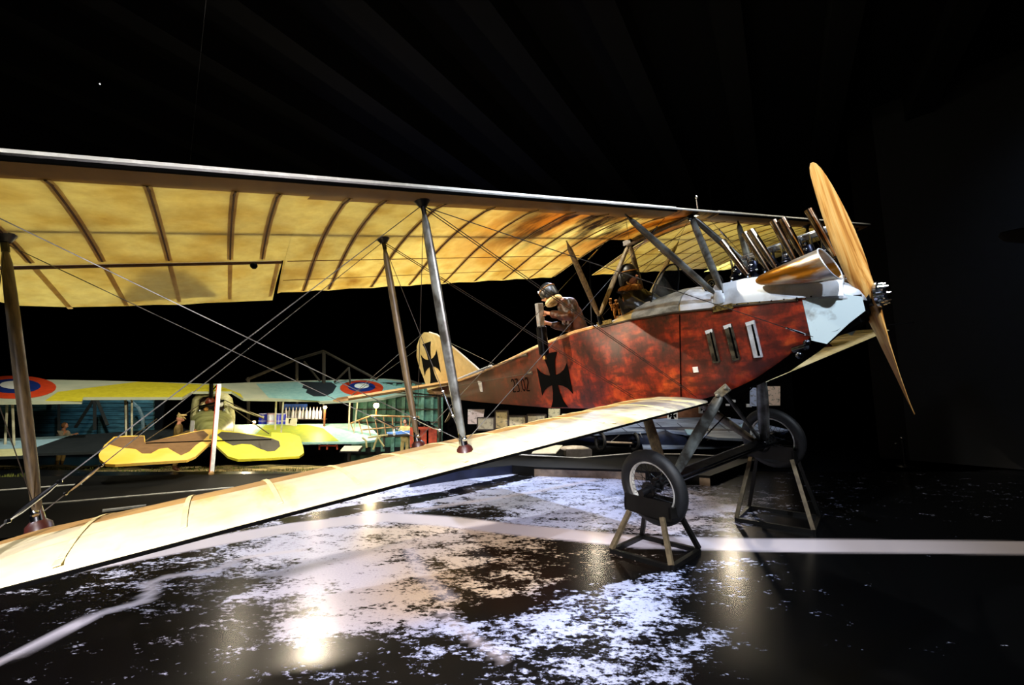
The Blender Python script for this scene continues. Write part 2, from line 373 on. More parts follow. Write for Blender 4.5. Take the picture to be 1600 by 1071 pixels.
# roof truss
tr = empty('roof_truss', 'dark bluish steel lattice truss under the black ceiling', 'truss', W(610, 60, 11))
m_truss = M('blue_grey_steel', '4a5c96', '3c4460', .5)
def tpart(name, a, b, r):
    o = MB().tube([Vector(a) - tr.location, Vector(b) - tr.location], r, 6).build(name, m_truss, tr)
D = 11
A = [W(385, 135, D), W(575, 45, D), W(700, -10, D), W(780, -45, D)]
for a, b in zip(A, A[1:]): tpart('top_chord', a, b, .05)
Bc = [W(555, 168, D), W(690, 125, D), W(850, 65, D), W(1060, -15, D)]
for a, b in zip(Bc, Bc[1:]): tpart('bottom_chord', a, b, .05)
for a, b in ((W(480, 85, D), W(555, 168, D)), (W(555, 168, D), W(610, 50, D)), (W(610, 30, D), W(700, 120, D)), (W(470, 90, D), W(455, 150, D)), (W(860, 60, D), W(780, -40, D))): tpart('web_member', a, b, .04)
for i, (x, y, lab) in enumerate([(294, 36, 'tiny ceiling lamp high above the left wing'), (156, 131, 'tiny ceiling lamp nearest the upper left wing edge'), (591, 61, 'tiny ceiling lamp beside the roof truss web'), (669, 113, 'tiny ceiling lamp below the roof truss')]):
    e = empty('ceiling_spotlight', lab, 'lamp', W(x, y, 9), group=None)
    MB().tube([(0, 0, 0), (0, 0, .14)], [.05, .035], 10).build('housing', m_black, e)
    MB().disc((0, 0, -.005), (0, 0, 1), .011, .008, 10).build('lens', M('lamp_glow', 'ffffff', 'ffffff', emit=6), e)

# ---------------------------------------------------------------- the near biplane (aircraft coordinates)
BASE = (-.38, 0, -3.14)
plane = body_empty('biplane', 'large biplane with translucent yellow wings and red-brown plywood fuselage, banked over wheel stands', 'airplane', BASE)
def part(mb, name, mat, smooth=False, parent=None, **kw):
    return mb.build(name, mat, parent if parent is not None else plane, smooth, **kw)

def airfoil(chord, th=.06, droop=.14, n=14):
    """closed loop of (x back from the leading edge, z): top from LE to TE, then underside back to LE"""
    us = [0, .008, .03, .07, .13, .2, .3, .42, .55, .68, .8, .9, 1.]
    base = lambda u: .035 * math.sin(math.pi * min(1, u * 1.15)) * (1 if u < .87 else 1) - droop * max(0, (u - .25) / .75) ** 1.7
    top = [(u, base(u) + th * (math.sqrt(u) * 1.6 * (1 - u) ** .9) * .95 + .004) for u in us]
    bot = [(u, base(u) - .022 * math.sin(math.pi * min(1, u / .12)) * (u < .12) - .003) for u in us[::-1]]
    return [(u * chord, z) for u, z in top], [(u * chord, z) for u, z in bot]
def bottom_z(x, chord, droop=.14):
    u = max(0, min(1, x / chord)); base = .035 * math.sin(math.pi * min(1, u * 1.15)) - droop * max(0, (u - .25) / .75) ** 1.7
    return base - .022 * math.sin(math.pi * min(1, u / .12)) * (u < .12) - .003
def top_z(x, chord, th=.06, droop=.14):
    u = max(0, min(1, x / chord)); base = .035 * math.sin(math.pi * min(1, u * 1.15)) - droop * max(0, (u - .25) / .75) ** 1.7
    return base + th * (math.sqrt(u) * 1.6 * (1 - u) ** .9) * .95 + .004

def wing_skin(ys, chords, le, zoff, droop=.14, th=.085):
    mb = MB(); rings = []
    for y, c, l in zip(ys, chords, le):
        t, b = airfoil(c, th * min(1, c / 1.2), droop * min(1., c / 1.6))
        z0 = zoff(y)
        rings.append([(l - x, y, z0 + z) for x, z in t + b])
    mb.loft(rings); return mb, len(rings[0])
def colour_le(o, n, rings, edge_pts, mats):
    pass

UC = 2.12                     # upper chord
RIBS_NEAR = [-.42, -.86, -1.3, -1.74, -2.18, -2.62, -3.06, -3.5, -3.74, -4.14, -4.36, -4.74, -5.1, -5.44]
def upper_half(sgn):
    ribs = [abs(r) for r in RIBS_NEAR]
    # stations: at each rib and between, with scalloped trailing edge; the aileron bay is cut out behind x=-1.43
    ys, ch, le = [], [], []
    end_fixed = 3.95
    st = []
    allr = ribs
    for a, b in zip(allr, allr[1:]): st += [(a, 0), ((a + b) / 2, .028)]
    st += [(5.44, 0), (5.7, 0), (5.86, 0), (5.96, 0), (6.0, 0)]
    S = []
    for y, sc in st:
        c = UC - sc
        if y > 3.97: c = 1.41
        if y > 5.5: c = {5.7: 1.36, 5.86: 1.25, 5.96: 1.05, 6.0: .8}[y]
        S.append((y, c, 0 if y < 5.8 else -(y - 5.8) * 1.2))
    i = [k for k, s in enumerate(S) if s[0] > 3.97][0]
    S.insert(i, (3.969, UC, 0)); S.insert(i + 1, (3.971, 1.41, 0))
    # rings share the same absolute profile so the cut follows the full-chord section
    rings = []
    full_t, full_b = airfoil(UC, .06)
    xs_full = [x for x, z in full_t]
    for y, c, l in S:
        k = c / UC
        t = [(x * k, top_z(x * k, UC)) for x in xs_full]; b = [(x * k, bottom_z(x * k, UC)) for x in xs_full[::-1]]
        if y > 3.97: t[-1] = (t[-1][0], b[0][1] + .02)
        if y > 5.8:
            zc = {5.86: .8, 5.96: .4, 6.0: .12}[y]; t = [(x, b2[1] + (z - b2[1]) * zc) for (x, z), b2 in zip(t, b[::-1])]
        rings.append([(l - x, sgn * y, z) for x, z in t + b])
    mb = MB().loft(rings); n = len(rings[0]); fm = []
    for j in range(len(rings) - 1):
        for q in range(n):
            # ply covered nose: underside from x=-.2 forward
            u = q
            fm.append(1 if (u >= n - 5 or u < 1) else 0)
    fm += [0, 0]
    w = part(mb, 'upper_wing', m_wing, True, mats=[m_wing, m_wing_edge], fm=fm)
    # leading edge strip, its lamplit white painted in
    rr = []
    for y in (.42, 2, 4, 5.78):
        rr.append([(.008, sgn * y, .004), (.014, sgn * y, .014), (.004, sgn * y, .036), (-.06, sgn * y, top_z(.06, UC) + .004), (-.13, sgn * y, top_z(.13, UC) + .004), (-.13, sgn * y, top_z(.13, UC) - .006), (-.0, sgn * y, .006)])
    part(MB().loft(rr), 'leading_edge_highlight', m_white_edge, True, parent=w)
    part(MB().bar((.002, sgn * .42, -.008), (.002, sgn * 5.8, -.008), .016, .016), 'leading_edge_shadow_gap', m_blackp, parent=w).name = 'leading_edge_shade_line'  # black bar painting in the shadow gap under the leading edge
    for r in ribs:
        c = UC if r < 3.97 else 1.41
        mb = MB(); P = [0.02, .1, .25, .45, .65, .85, 1.0]
        top = [(-x * c, sgn * r - .007, top_z(x * c, UC) - .006) for x in P[1:-1]]; bot = [(-x * c, sgn * r - .007, bottom_z(x * c, UC) + .004) for x in P[1:-1][::-1]]
        mb.prism(top + bot, (0, .014, 0)); part(mb, 'rib', m_rib, parent=w)
        # rib tape stitched on the underside
        mb = MB(); rg = []
        for k in range(13):
            x = .16 + (c - .2) * k / 12; z = bottom_z(x, UC) - .0035
            rg.append([(-x, sgn * r - .02, z + .002), (-x, sgn * r + .02, z + .002), (-x, sgn * r + .02, z), (-x, sgn * r - .02, z)])
        part(mb.loft(rg), 'rib_tape', m_tape_l, parent=w)
        part(MB().loft([[(p[0][0], sgn * r - .005, p[2][2] - .003), (p[0][0], sgn * r + .005, p[2][2] - .003), (p[0][0], sgn * r + .005, p[2][2] + .002), (p[0][0], sgn * r - .005, p[2][2] + .002)] for p in rg]), 'rib_stitching', m_stitch, parent=w)
    for x, y1 in ((.13, 5.8), (.93, 5.6)):
        part(MB().box((-x, sgn * (y1 + .42) / 2, (top_z(x, UC) + bottom_z(x, UC)) / 2), (.035, y1 - .42, top_z(x, UC) - bottom_z(x, UC) - .016)), 'spar', m_rib, parent=w)
    for x, w_ in ((1.42, .012), (1.8, .006)):
        part(MB().box((-x, sgn * (3.95 + .5) / 2, bottom_z(x, UC) - .003), (w_, 3.45, .004)), 'stringer', m_tape, parent=w)
    # aileron
    S = [(3.99, 2.36), (4.36, 2.33), (4.55, 2.31), (4.74, 2.32), (4.92, 2.27), (5.1, 2.26), (5.44, 2.2), (5.68, 2.1), (5.82, 1.9), (5.88, 1.6)]
    rings = []
    for y, c in S:
        z0 = bottom_z(1.45, UC); z1 = z0 - .11 - (c - 2.3) * .1
        rings.append([(-1.445, sgn * y, z0 + .055), (-1.44, sgn * y, z0 + .02), (-1.445, sgn * y, z0 - .004), (-(1.445 + c) / 2, sgn * y, (z0 + z1) / 2 + .012), (-c, sgn * y, z1), (-(1.445 + c) / 2, sgn * y, (z0 + z1) / 2 + .05)])
    a = part(MB().loft(rings), 'aileron', m_aileron, True)
    a['label'] = 'longer chord aileron'
    for r in (4.02, 4.36, 4.74, 5.1, 5.44):
        z0 = bottom_z(1.45, UC) - .006; part(MB().bar((-1.46, sgn * r, z0), (-2.24, sgn * r, z0 - .098), .03, .004), 'rib_tape', m_tape_l, parent=a)
    part(MB().tube([(-1.43, sgn * 3.99, bottom_z(1.43, UC) - .006), (-1.43, sgn * 5.85, bottom_z(1.43, UC) - .006)], .013, 6), 'hinge_tube', m_rib, parent=a)
    part(MB().ball((-1.43, sgn * 4.2, bottom_z(1.43, UC) - .03), .028, 8, 6), 'hinge_pulley', m_blackp, parent=a)
    return w
m_tape_l = fabric('pale_rib_tape', 'e4d4a4', 'ccb47c', .72); m_stitch = M('dark_stitching', '3a2412', '56381c', .8, 0, 40)
for sgn in (-1, 1): upper_half(sgn)
# centre section ahead of the rear spar
rings = []
for y in (-.42, 0, .42):
    xs = [0, .03, .1, .25, .5, .75, .96]
    rings.append([(-x, y, top_z(x, UC)) for x in xs] + [(-x, y, bottom_z(x, UC)) for x in xs[::-1]])
part(MB().loft(rings), 'centre_section', m_wing, True)
part(MB().loft([[(.008, y, .004), (.014, y, .014), (.004, y, .028), (-.1, y, top_z(.1, UC) + .005), (-.1, y, top_z(.1, UC)), (0, y, .006)] for y in (-.42, .42)]), 'leading_edge_highlight', m_white_edge, True)  # lamplit white painted along the centre leading edge
part(MB().tube([(-.03, .05, .03), (-.02, .05, .17)], [.012, .009], 6).ball((-.02, .05, .18), .016, 8, 6), 'filler_vent', m_chrome)

# lower wings
LCH = 1.95
def lz(y): return -2.05 + .064 * -y if y < 0 else -2.04 + .012 * y
def lower_half(sgn):
    S = [(.46, 1.5, -.25), (.5, 1.75, -.06), (.6, 1.93, 0), (.8, LCH, .02)]
    ys = [1.2 + .4 * k for k in range(11)]
    for a in ys: S += [(a - .2, LCH - .025, .02), (a, LCH, .02)]
    S += [(5.45, 1.9, 0), (5.6, 1.7, -.06), (5.68, 1.3, -.2)]
    rings = []
    for y, c, l in S:
        t, b = airfoil(LCH, .085, .16); k = c / LCH
        th = 1 if .59 < y < 5.5 else (.3 if y in (.46, 5.68) else .75)
        xs_ = [x for x, z in t]
        tt = [(x * k, z) for x, z in t]; bb = [(x * k, z) for x, z in b]
        tt = [(x, bz + (z - bz) * th) for (x, z), (_, bz) in zip(tt, bb[::-1])]
        rings.append([(l - x, sgn * y, lz(sgn * y) + z) for x, z in tt + bb])
    n = len(rings[0]); fm = []
    for j in range(len(rings) - 1):
        for q in range(n): fm.append(1 if 6 <= q <= 11 else 0)
    fm += [0, 0]
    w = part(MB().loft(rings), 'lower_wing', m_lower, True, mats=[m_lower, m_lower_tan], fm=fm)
    for k in range(12):
        y = .8 + .4 * k; rg = []
        for i in range(9):
            x = .1 + 1.7 * i / 8; z = lz(sgn * y) + top_z(x, LCH, .085, .16) + .002
            rg.append([(.02 - x, sgn * y - .012, z), (.02 - x, sgn * y + .012, z), (.02 - x, sgn * y + .012, z + .003), (.02 - x, sgn * y - .012, z + .003)])
        part(MB().loft(rg), 'rib_tape', m_lower_tape, parent=w)
    part(MB().bar((.024, sgn * .7, lz(sgn * .7) - .004), (.024, sgn * 5.5, lz(sgn * 5.5) - .004), .02, .016), 'leading_edge_shade_line', m_blackp, parent=w)  # black bar painted in as the lower wing's shade line
    return w
m_lower_tan = M('lower_wing_rear_tan', 'b08a4a', '96703a', .7, 0, 4)  # tan band over the rear part of the lower wing top
m_lower_tape = M('cream_rib_tape', 'e2d49c', 'd8c684', .7)
lw = [lower_half(s) for s in (-1, 1)]
for y in (-3.35, -1.95, -5.2):
    part(MB().bar((-.0, y, lz(y) + .03), (-.5, y - .02, lz(y) + top_z(.5, LCH) + .004), .03, .004), 'yellow_patch_tape', M('yellow_tape', 'ece0a0', 'e4d080', .6), parent=lw[0])

# fuselage
FS = [(-7.75, -1.52, -1.60, .02, 0), (-7.4, -1.50, -1.72, .05, 0), (-6.2, -1.44, -1.86, .09, 0), (-5.3, -1.36, -1.93, .14, .0), (-3.8, -1.19, -2.02, .24, 0), (-2.9, -1.08, -2.07, .31, .0),
      (-1.9, -1.0, -2.09, .38, .0), (-1.36, -1.0, -2.09, .42, .03), (-.9, -1.0, -2.08, .42, .16), (-.3, -1.03, -2.04, .42, .20), (.12, -1.08, -1.95, .42, .13), (.42, -1.11, -1.83, .41, .08), (.74, -1.15, -1.65, .38, .05), (.95, -1.18, -1.50, .34, .04)]
def ring(x, zt, zb, w, dk, n=9):
    pts = [(x, -w, zt), (x, -w, zb + .08 * min(1, w / .3)), (x, -w * .9, zb), (x, w * .9, zb), (x, w, zb + .08 * min(1, w / .3)), (x, w, zt)]
    for i in range(1, n): a = math.pi * i / n; pts.append((x, w * math.cos(a) * .995, zt + dk * math.sin(a) + .002))
    return pts
rings = [ring(*s) for s in FS]; n = len(rings[0]); fm = []
for j in range(len(rings) - 1):
    for q in range(n): fm.append(1 if q >= 5 else 0)
fm += [0, 0]
fus = part(MB().loft(rings), 'fuselage', m_fus, True, mats=[m_fus, m_deck], fm=fm)
def zt_at(x): return float(np.interp(x, [s[0] for s in FS], [s[1] for s in FS]))
def w_at(x): return float(np.interp(x, [s[0] for s in FS], [s[3] for s in FS]))
def dk_at(x): return float(np.interp(x, [s[0] for s in FS], [s[4] for s in FS]))
def side(x, y, out=.006):      # point of the starboard side behind a pixel
    Y = -.42
    for _ in range(30): P = BY(x, y, Y); Y = -w_at(P[0]) - out
    return Vector(P)
# pale top longeron strip of the rear fuselage
for s in (-1, 1):
    part(MB().tube([(x, s * w_at(x), zt_at(x) + .012) for x in (-7.3, -6.2, -5.3, -3.8, -2.9, -1.9, -1.5)], [.012, .016, .018, .024, .026, .026, .022], 6), 'longeron_strip', M('pale_longeron', 'f0c890', 'd8a060', .5), True, parent=fus)
    part(MB().tube([(x, s * (w_at(x) + .004), zt_at(x) - .01) for x in (-1.36, -.9, -.3, .12, .42, .9)], .012, 6), 'longeron_strip', M('dark_edge', '1c140e', '3a2c1c', .6), True, parent=fus)
part(MB().bar(side(1062, 492), side(1064, 622), .006, .012, (0, 1, 0)), 'side_dark_line', m_blackp, parent=fus)  # thin black line down the fuselage side
# grey weathered deck between pilot and engine, lying on the fuselage deck
def deck_shell(name, x0, x1, add, mat, k=6, a0=.04, a1=.96, parent=None, zpow=1):
    rg = []
    for i in range(k + 1):
        x = x0 + (x1 - x0) * i / k; w = w_at(x) + .006; zt = zt_at(x); dk = dk_at(x) + add(x)
        outer = [(x, w * math.cos(math.pi * (a0 + (a1 - a0) * j / 14)), zt + dk * math.sin(math.pi * (a0 + (a1 - a0) * j / 14)) ** zpow) for j in range(15)]
        inner = [(x, p[1] * .97, p[2] - .02) for p in outer[::-1]]
        rg.append(outer + inner)
    return part(MB().loft(rg), name, mat, True, parent=parent or fus)
deck_shell('scuttle_cowl', -.86, -.22, lambda x: .015 + .06 * (x + .86), m_deck_grey, a0=0, a1=1)
deck_shell('engine_cowl_rear', -.2, .16, lambda x: .06, m_white_metal, a0=0, a1=1)
for s in (-1, 1):
    # cowl side sheets beside the open engine
    rg = []
    for x, z1, z2 in ((.16, -1.075, -.86), (.45, -1.10, -.87), (.7, -1.14, -.90), (.95, -1.17, -.95), (1.2, -1.22, -1.05)):
        w = np.interp(x, [.16, .95, 1.25], [.43, .37, .24]); k = .56
        rg.append([(x, s * w, z1), (x, s * (w - .03), z1 + (z2 - z1) * .55), (x, s * (w - .13), z2), (x, s * (w - .15), z2 - .01), (x, s * (w - .045), z1 + (z2 - z1) * .5), (x, s * (w - .012), z1)])
    c = part(MB().loft(rg), 'cowl_side', m_white_metal, True)
    for i in range(9):
        x = .2 + .1 * i; w = np.interp(x, [.16, .95, 1.25], [.43, .37, .24]); part(MB().ball((x, s * (w + .002), -1.085 - (x - .16) * .12 + .01), .008, 6, 4), 'rivet', m_black, parent=c)
    # nose sheets
    pts = [(.93, -1.19), (1.17, -1.2), (1.29, -1.26), (1.29, -1.38), (1.18, -1.46), (1.02, -1.60), (.93, -1.55)]
    mb = MB(); ws = lambda x: float(np.interp(x, [.93, 1.29], [.352, .17]))
    o = [(x, s * ws(x), z) for x, z in pts]; i_ = [(x, s * (ws(x) - .012), z) for x, z in pts]
    mb.add(o + i_, [tuple(range(7)), tuple(range(7, 14))[::-1]] + [(k, (k + 1) % 7, (k + 1) % 7 + 7, k + 7) for k in range(7)])
    part(mb, 'nose_panel', m_white_panel)
# rounded nose top and dark belly under the nose
rg = []
for x, w, z0, z1 in ((.95, .33, -1.2, -1.02), (1.1, .28, -1.22, -1.06), (1.2, .22, -1.25, -1.08), (1.27, .15, -1.28, -1.14), (1.3, .08, -1.3, -1.2)):
    rg.append([(x, w * math.cos(math.pi * j / 10), z0 + (z1 - z0) * math.sin(math.pi * j / 10)) for j in range(11)] + [(x, 0, z0 - .02)])
part(MB().loft(rg), 'nose_cap', m_white_metal, True)
rg = [[(x, w, z0), (x, w, z1), (x, w * .6, z1 - .03), (x, -w * .6, z1 - .03), (x, -w, z1), (x, -w, z0)] for x, w, z0, z1 in ((.93, .33, -1.2, -1.5), (1.05, .29, -1.22, -1.53), (1.18, .21, -1.22, -1.46), (1.28, .15, -1.24, -1.38))]
part(MB().loft(rg), 'nose_belly', m_blackp)
part(MB().loft([[(x, -w, z), (x, w, z), (x, w * .8, z - .05), (x, -w * .8, z - .05)] for x, w, z in ((.1, .40, -1.95), (.42, .39, -1.84), (.74, .36, -1.66), (.95, .33, -1.52), (1.1, .27, -1.5), (1.24, .18, -1.42))]), 'belly_plate', m_blackp)
# cockpit rims and dark cockpit openings
def cockpit(x0, x1, w, lift, name):
    z = lambda x: zt_at(x) + dk_at(x) * .85 + lift
    c = ((x0 + x1) / 2); rx = (x1 - x0) / 2
    pts = [(c + rx * math.cos(a), w * math.sin(a), z(c + rx * math.cos(a)) - .55 * dk_at(c + rx * math.cos(a)) * abs(math.sin(a)) ** 2) for a in [2 * math.pi * k / 28 for k in range(28)]]
    r = part(MB().tube(pts + [pts[0]], .02, 8, cap=False), 'cockpit_rim', M('rim_leather_pale', 'd8d4cc', 'a89468', .5), True)
    part(MB().prism([(p[0], p[1] * .97, p[2] - .012) for p in pts], (0, 0, -.02)), 'cockpit_opening', m_blackp, parent=r)
cockpit(-2.5, -1.75, .25, .03, 'g'); cockpit(-1.32, -.86, .27, .03, 'p')
# two windscreens
g_glass = glass('windscreen_glass')
for sx in (0,):
    pts = []
    c0 = BY(1040, 412, -.0)
    for k in range(13):
        a = math.pi * k / 12; pts.append((-.66 + .22 * math.sin(a), -.26 * math.cos(a), -.86 + .40 * math.sin(a) ** .75))
    o = part(MB().tube(pts, .011, 6), 'windscreen_frame', m_steel, True)
    part(MB().prism([(p[0], p[1] * .97, p[2]) for p in pts], (.006, 0, 0)), 'windscreen_glass', g_glass, parent=o)
# engraved cross, number: flat paint on the ply side
def paint(pts, name, mat, parent, thick=.004, flipz=False):
    mb = MB(); n = len(pts); off = Vector((0, -thick, 0)); P = [Vector(p) for p in pts]
    mb.add(P + [p + off for p in P], [tuple(range(n)), tuple(range(n, 2 * n))[::-1]] + [(i, (i + 1) % n, (i + 1) % n + n, i + n) for i in range(n)])
    return part(mb, name, mat, parent=parent)
def patee(cx, cz, s, yf, name, parent, mat=None, shear=0.):
    pts = []
    for q in range(4):
        a = q * math.pi / 2
        arm = [(-.085, .085)] if 0 else []
        loc = [(.09, .10), (.115, .24), (.17, .38), (.27, .5), (-.27, .5), (-.17, .38), (-.115, .24), (-.09, .10)]
        pts += [(x * math.cos(a) - y * math.sin(a), x * math.sin(a) + y * math.cos(a)) for x, y in loc]
    out = []
    for x, z in pts:
        X = cx + x * s + shear * z * s; Z = cz + z * s * 1.06; out.append((X, yf(X), Z))
    # triangulate as centre fan pieces: centre square plus four arms
    mb = MB(); o = Vector((0, -.004, 0))
    for q in range(4):
        arm = out[q * 8:q * 8 + 8]; P = [Vector(p) for p in arm]; n = 8
        mb.add(P + [p + o for p in P], [tuple(range(n)), tuple(range(n, 2 * n))[::-1]] + [(i, (i + 1) % n, (i + 1) % n + n, i + n) for i in range(n)])
    cs = [Vector(out[q * 8]) for q in range(4)]; cs = []
    for q in range(4): cs += [Vector(out[q * 8 + 7]), Vector(out[(q * 8 + 8) % 32])] if 0 else [Vector(out[q * 8]), Vector(out[q * 8 + 7])]
    mb.add(cs + [p + o for p in cs], [tuple(range(8)), tuple(range(8, 16))[::-1]])
    return part(mb, name, mat or m_blackp, parent=parent)
fy = lambda x: -w_at(x) - .007
cc = side(865, 597)
patee(cc[0] + .02, -1.63, .80, fy, 'black_cross', fus)['label'] = 'black cross painted on red plywood'
# serial number 23.02, condensed numerals
GL = {'2': [[(0, .85), (.2, 1), (.8, 1), (1, .8), (1, .62), (0, .1), (0, 0), (1, 0)]], '3': [[(0, 1), (1, 1), (.45, .6), (1, .45), (1, .12), (.8, 0), (0, 0)]], '.': [[(.35, 0), (.55, .0)]], '0': [[(.5, 1), (1, .8), (1, .2), (.5, 0), (0, .2), (0, .8), (.5, 1)]]}
def numerals(text, x0, z0, w, h, gap, yf, parent, thick):
    x = x0
    for ch in text:
        mb = MB(); ww = w * (.4 if ch == '.' else 1)
        for st in GL[ch]:
            P = [(x + px_ * ww, z0 + pz * h) for px_, pz in st]
            for a, b in zip(P, P[1:]): mb.bar((a[0], yf(a[0]) - .002, a[1]), (b[0], yf(b[0]) - .002, b[1]), thick, .004, (0, 1, 0))
        part(mb, 'numeral', m_blackp, parent=parent); x += ww + gap * 1.5
A_ = side(801, 605); B_ = side(822, 603)
numerals('23.02', A_[0], A_[2] - .09, (B_[0] - A_[0]) / 5.4, .22, (B_[0] - A_[0]) / 16, fy, fus, .02)
# three louvred vents and one small hatch
for x0, y0, x1, y1, m in ((1109, 516, 1121, 567, 0), (1138, 508, 1152, 563, 0), (1173, 503, 1186, 559, 1)):
    a = side(x0, y0); b = side(x1, y1); w = .075; d = Vector((b[0] - a[0], 0, b[2] - a[2]))
    v = part(MB().bar((a[0], -.425, a[2]), (b[0], -.425, b[2]), .02, w, (1, 0, 0)), 'side_vent', m_vent if m else m_vent_d, bevel=.004) if 0 else None
    mb = MB(); c = [(a[0] - w / 2, a[2]), (a[0] + w / 2, a[2] + .01), (b[0] + w / 2, b[2]), (b[0] - w / 2, b[2])]
    mb.prism([(x, -w_at(x) - .001, z) for x, z in c], (0, -.03, 0))
    v = part(mb, 'side_vent', M('vent_white', 'd8dce0', 'b0b0b4', .4, .2) if m else M('vent_worn', '5c5444', '1c1812', .4, .3, 12, .4, .6), bevel=.006)
    k = .03; mb = MB(); mb.prism([(x, -w_at(x) - .03, z) for x, z in ((c[1][0] - .012, c[1][1] - .03), (c[1][0] - .026, c[1][1] - .03), (c[2][0] - .03, c[2][1] + .02), (c[2][0] - .012, c[2][1] + .02))], (0, -.006, 0))
    part(mb, 'vent_slot', m_blackp, parent=v)
    part(MB().prism([(x, -w_at(x) - .031, z) for x, z in ((c[0][0], c[0][1]), (c[1][0], c[1][1]), (c[1][0] + .002, c[1][1] - .035), (c[0][0] + .004, c[0][1] - .035))], (0, -.005, 0)), 'vent_lip', m_white_edge, parent=v)
a = side(1087, 578)
part(MB().box((a[0], -.427, a[2]), (.06, .012, .06)), 'inspection_plate', m_white_edge, bevel=.004)
a = side(1130, 481)
part(MB().box((a[0], -.43, a[2]), (.2, .02, .05)), 'makers_plate', M('brassy_plate', 'a08c50', '3a3018', .4, .6, 40), parent=None)
# tail surfaces
m_cross_y = lambda x: -.022
fin = MB(); P = [(-5.3, -1.36), (-5.35, -1.15), (-6.9, -.26), (-7.35, -.12), (-7.6, -1.5)]
fin = [(-5.3, -1.30), (-6.2, -.72), (-7.05, -.22), (-7.45, -.10), (-7.55, -1.50), (-5.4, -1.38)]
f_ = part(MB().prism([(x, .018, z) for x, z in fin], (0, -.036, 0)), 'tail_fin', m_tail, bevel=.008)
part(MB().tube([(x, 0, z) for x, z in fin[:4]], .02, 6), 'fin_edge', M('fin_edge_white', 'f0e8d8', 'e8dcc0', .5), parent=f_)
rud = [(-7.47, -.10), (-7.75, -.05), (-8.05, -.12), (-8.35, -.32), (-8.5, -.6), (-8.45, -.9), (-8.3, -1.2), (-8.2, -1.5), (-8.15, -1.62), (-7.57, -1.55)]
ru = part(MB().prism([(x, .018, z) for x, z in rud], (0, -.036, 0)), 'rudder', m_tail, bevel=.008)
patee(-7.68, -.86, 1.0, lambda x: -.02, 'black_cross', ru, shear=0)['label'] = 'black cross painted on cream rudder'
# tailplane halves, seen nearly edge on
for s in (-1, 1):
    rg = []
    for y, x0, x1, z in ((.06, -5.9, -7.7, -1.42), (.5, -6.0, -7.75, -1.40), (1.2, -6.3, -7.8, -1.37), (1.9, -6.7, -7.78, -1.34), (2.3, -7.0, -7.7, -1.32), (2.5, -7.25, -7.55, -1.31)):
        rg.append([(x0, s * y, z), ((x0 + x1) / 2 + .3, s * y, z + .045), (x1, s * y, z + .01), (x1, s * y, z - .01), ((x0 + x1) / 2 + .3, s * y, z - .05)])
    tp = part(MB().loft(rg), 'tailplane', M('tailplane_fabric', 'f0c88c', 'd8a862', .5), True)
    for a, b in (((-7.2, s * .08, -1.7), (-7.2, s * 1.3, -1.39)), ((-6.5, s * .12, -1.8), (-6.6, s * 1.3, -1.39))):
        part(MB().tube([a, b], .012, 6), 'tailplane_stay', m_steel)
part(MB().loft([[(x, y, z), (x - .3, y, z - .02), (x - .3, y * .6, z - .2), (x, y * .6, z - .17)] for x, y, z in ((-7.2, -.35, -1.5), (-7.25, .35, -1.5))]), 'tail_bottom_fin', M('tail_belly', 'c8a070', '8a6a40', .5))
# tail skid
part(MB().tube([(-6.6, 0, -1.85), (-7.3, 0, -2.3), (-7.5, 0, -2.38)], [.035, .04, .02], 8), 'tail_skid', m_strut_tan, True)
# control cables with sleeves and horn on the fuselage side
for (a, b) in (((745, 580), (822, 555)), ((712, 604), (830, 583))):
    A = side(*b, .02); B = side(*a, .10)
    part(MB().tube([A, B], .006, 5), 'control_cable', m_strut_tan)
    part(MB().tube([A + Vector((.02, .01, .0)), A - Vector((.09, .02, 0))], [.03, .014], 8), 'cable_sleeve', m_strut_tan, True)
A = side(751, 602, .03)
part(MB().loft([[(A.x - .07, A.y - t, A.z + .09), (A.x + .07, A.y - t, A.z + .07), (A.x + .03, A.y - t, A.z - .14), (A.x - .04, A.y - t, A.z - .13)] for t in (0, .015)]), 'inspection_cover', M('cover_white', 'e8e0d0', 'a89878', .5))
part(MB().tube([side(706, 596, .05), side(768, 572, .05)], [.02, .025], 8), 'gutter_rod', m_white_edge, True)
part(MB().tube([(-7.1, -.0, -.25), (-4.6, -.1, -1.2)], .006, 5), 'rudder_wire', m_wire)
part(MB().tube([(-8.35, 0, -.4), (-7.3, -2.2, -1.30)], .006, 5), 'rudder_wire', m_wire)
part(MB().tube([(-7.9, 0, -.06), (-7.3, -2.2, -1.30)], .006, 5), 'rudder_wire', m_wire)

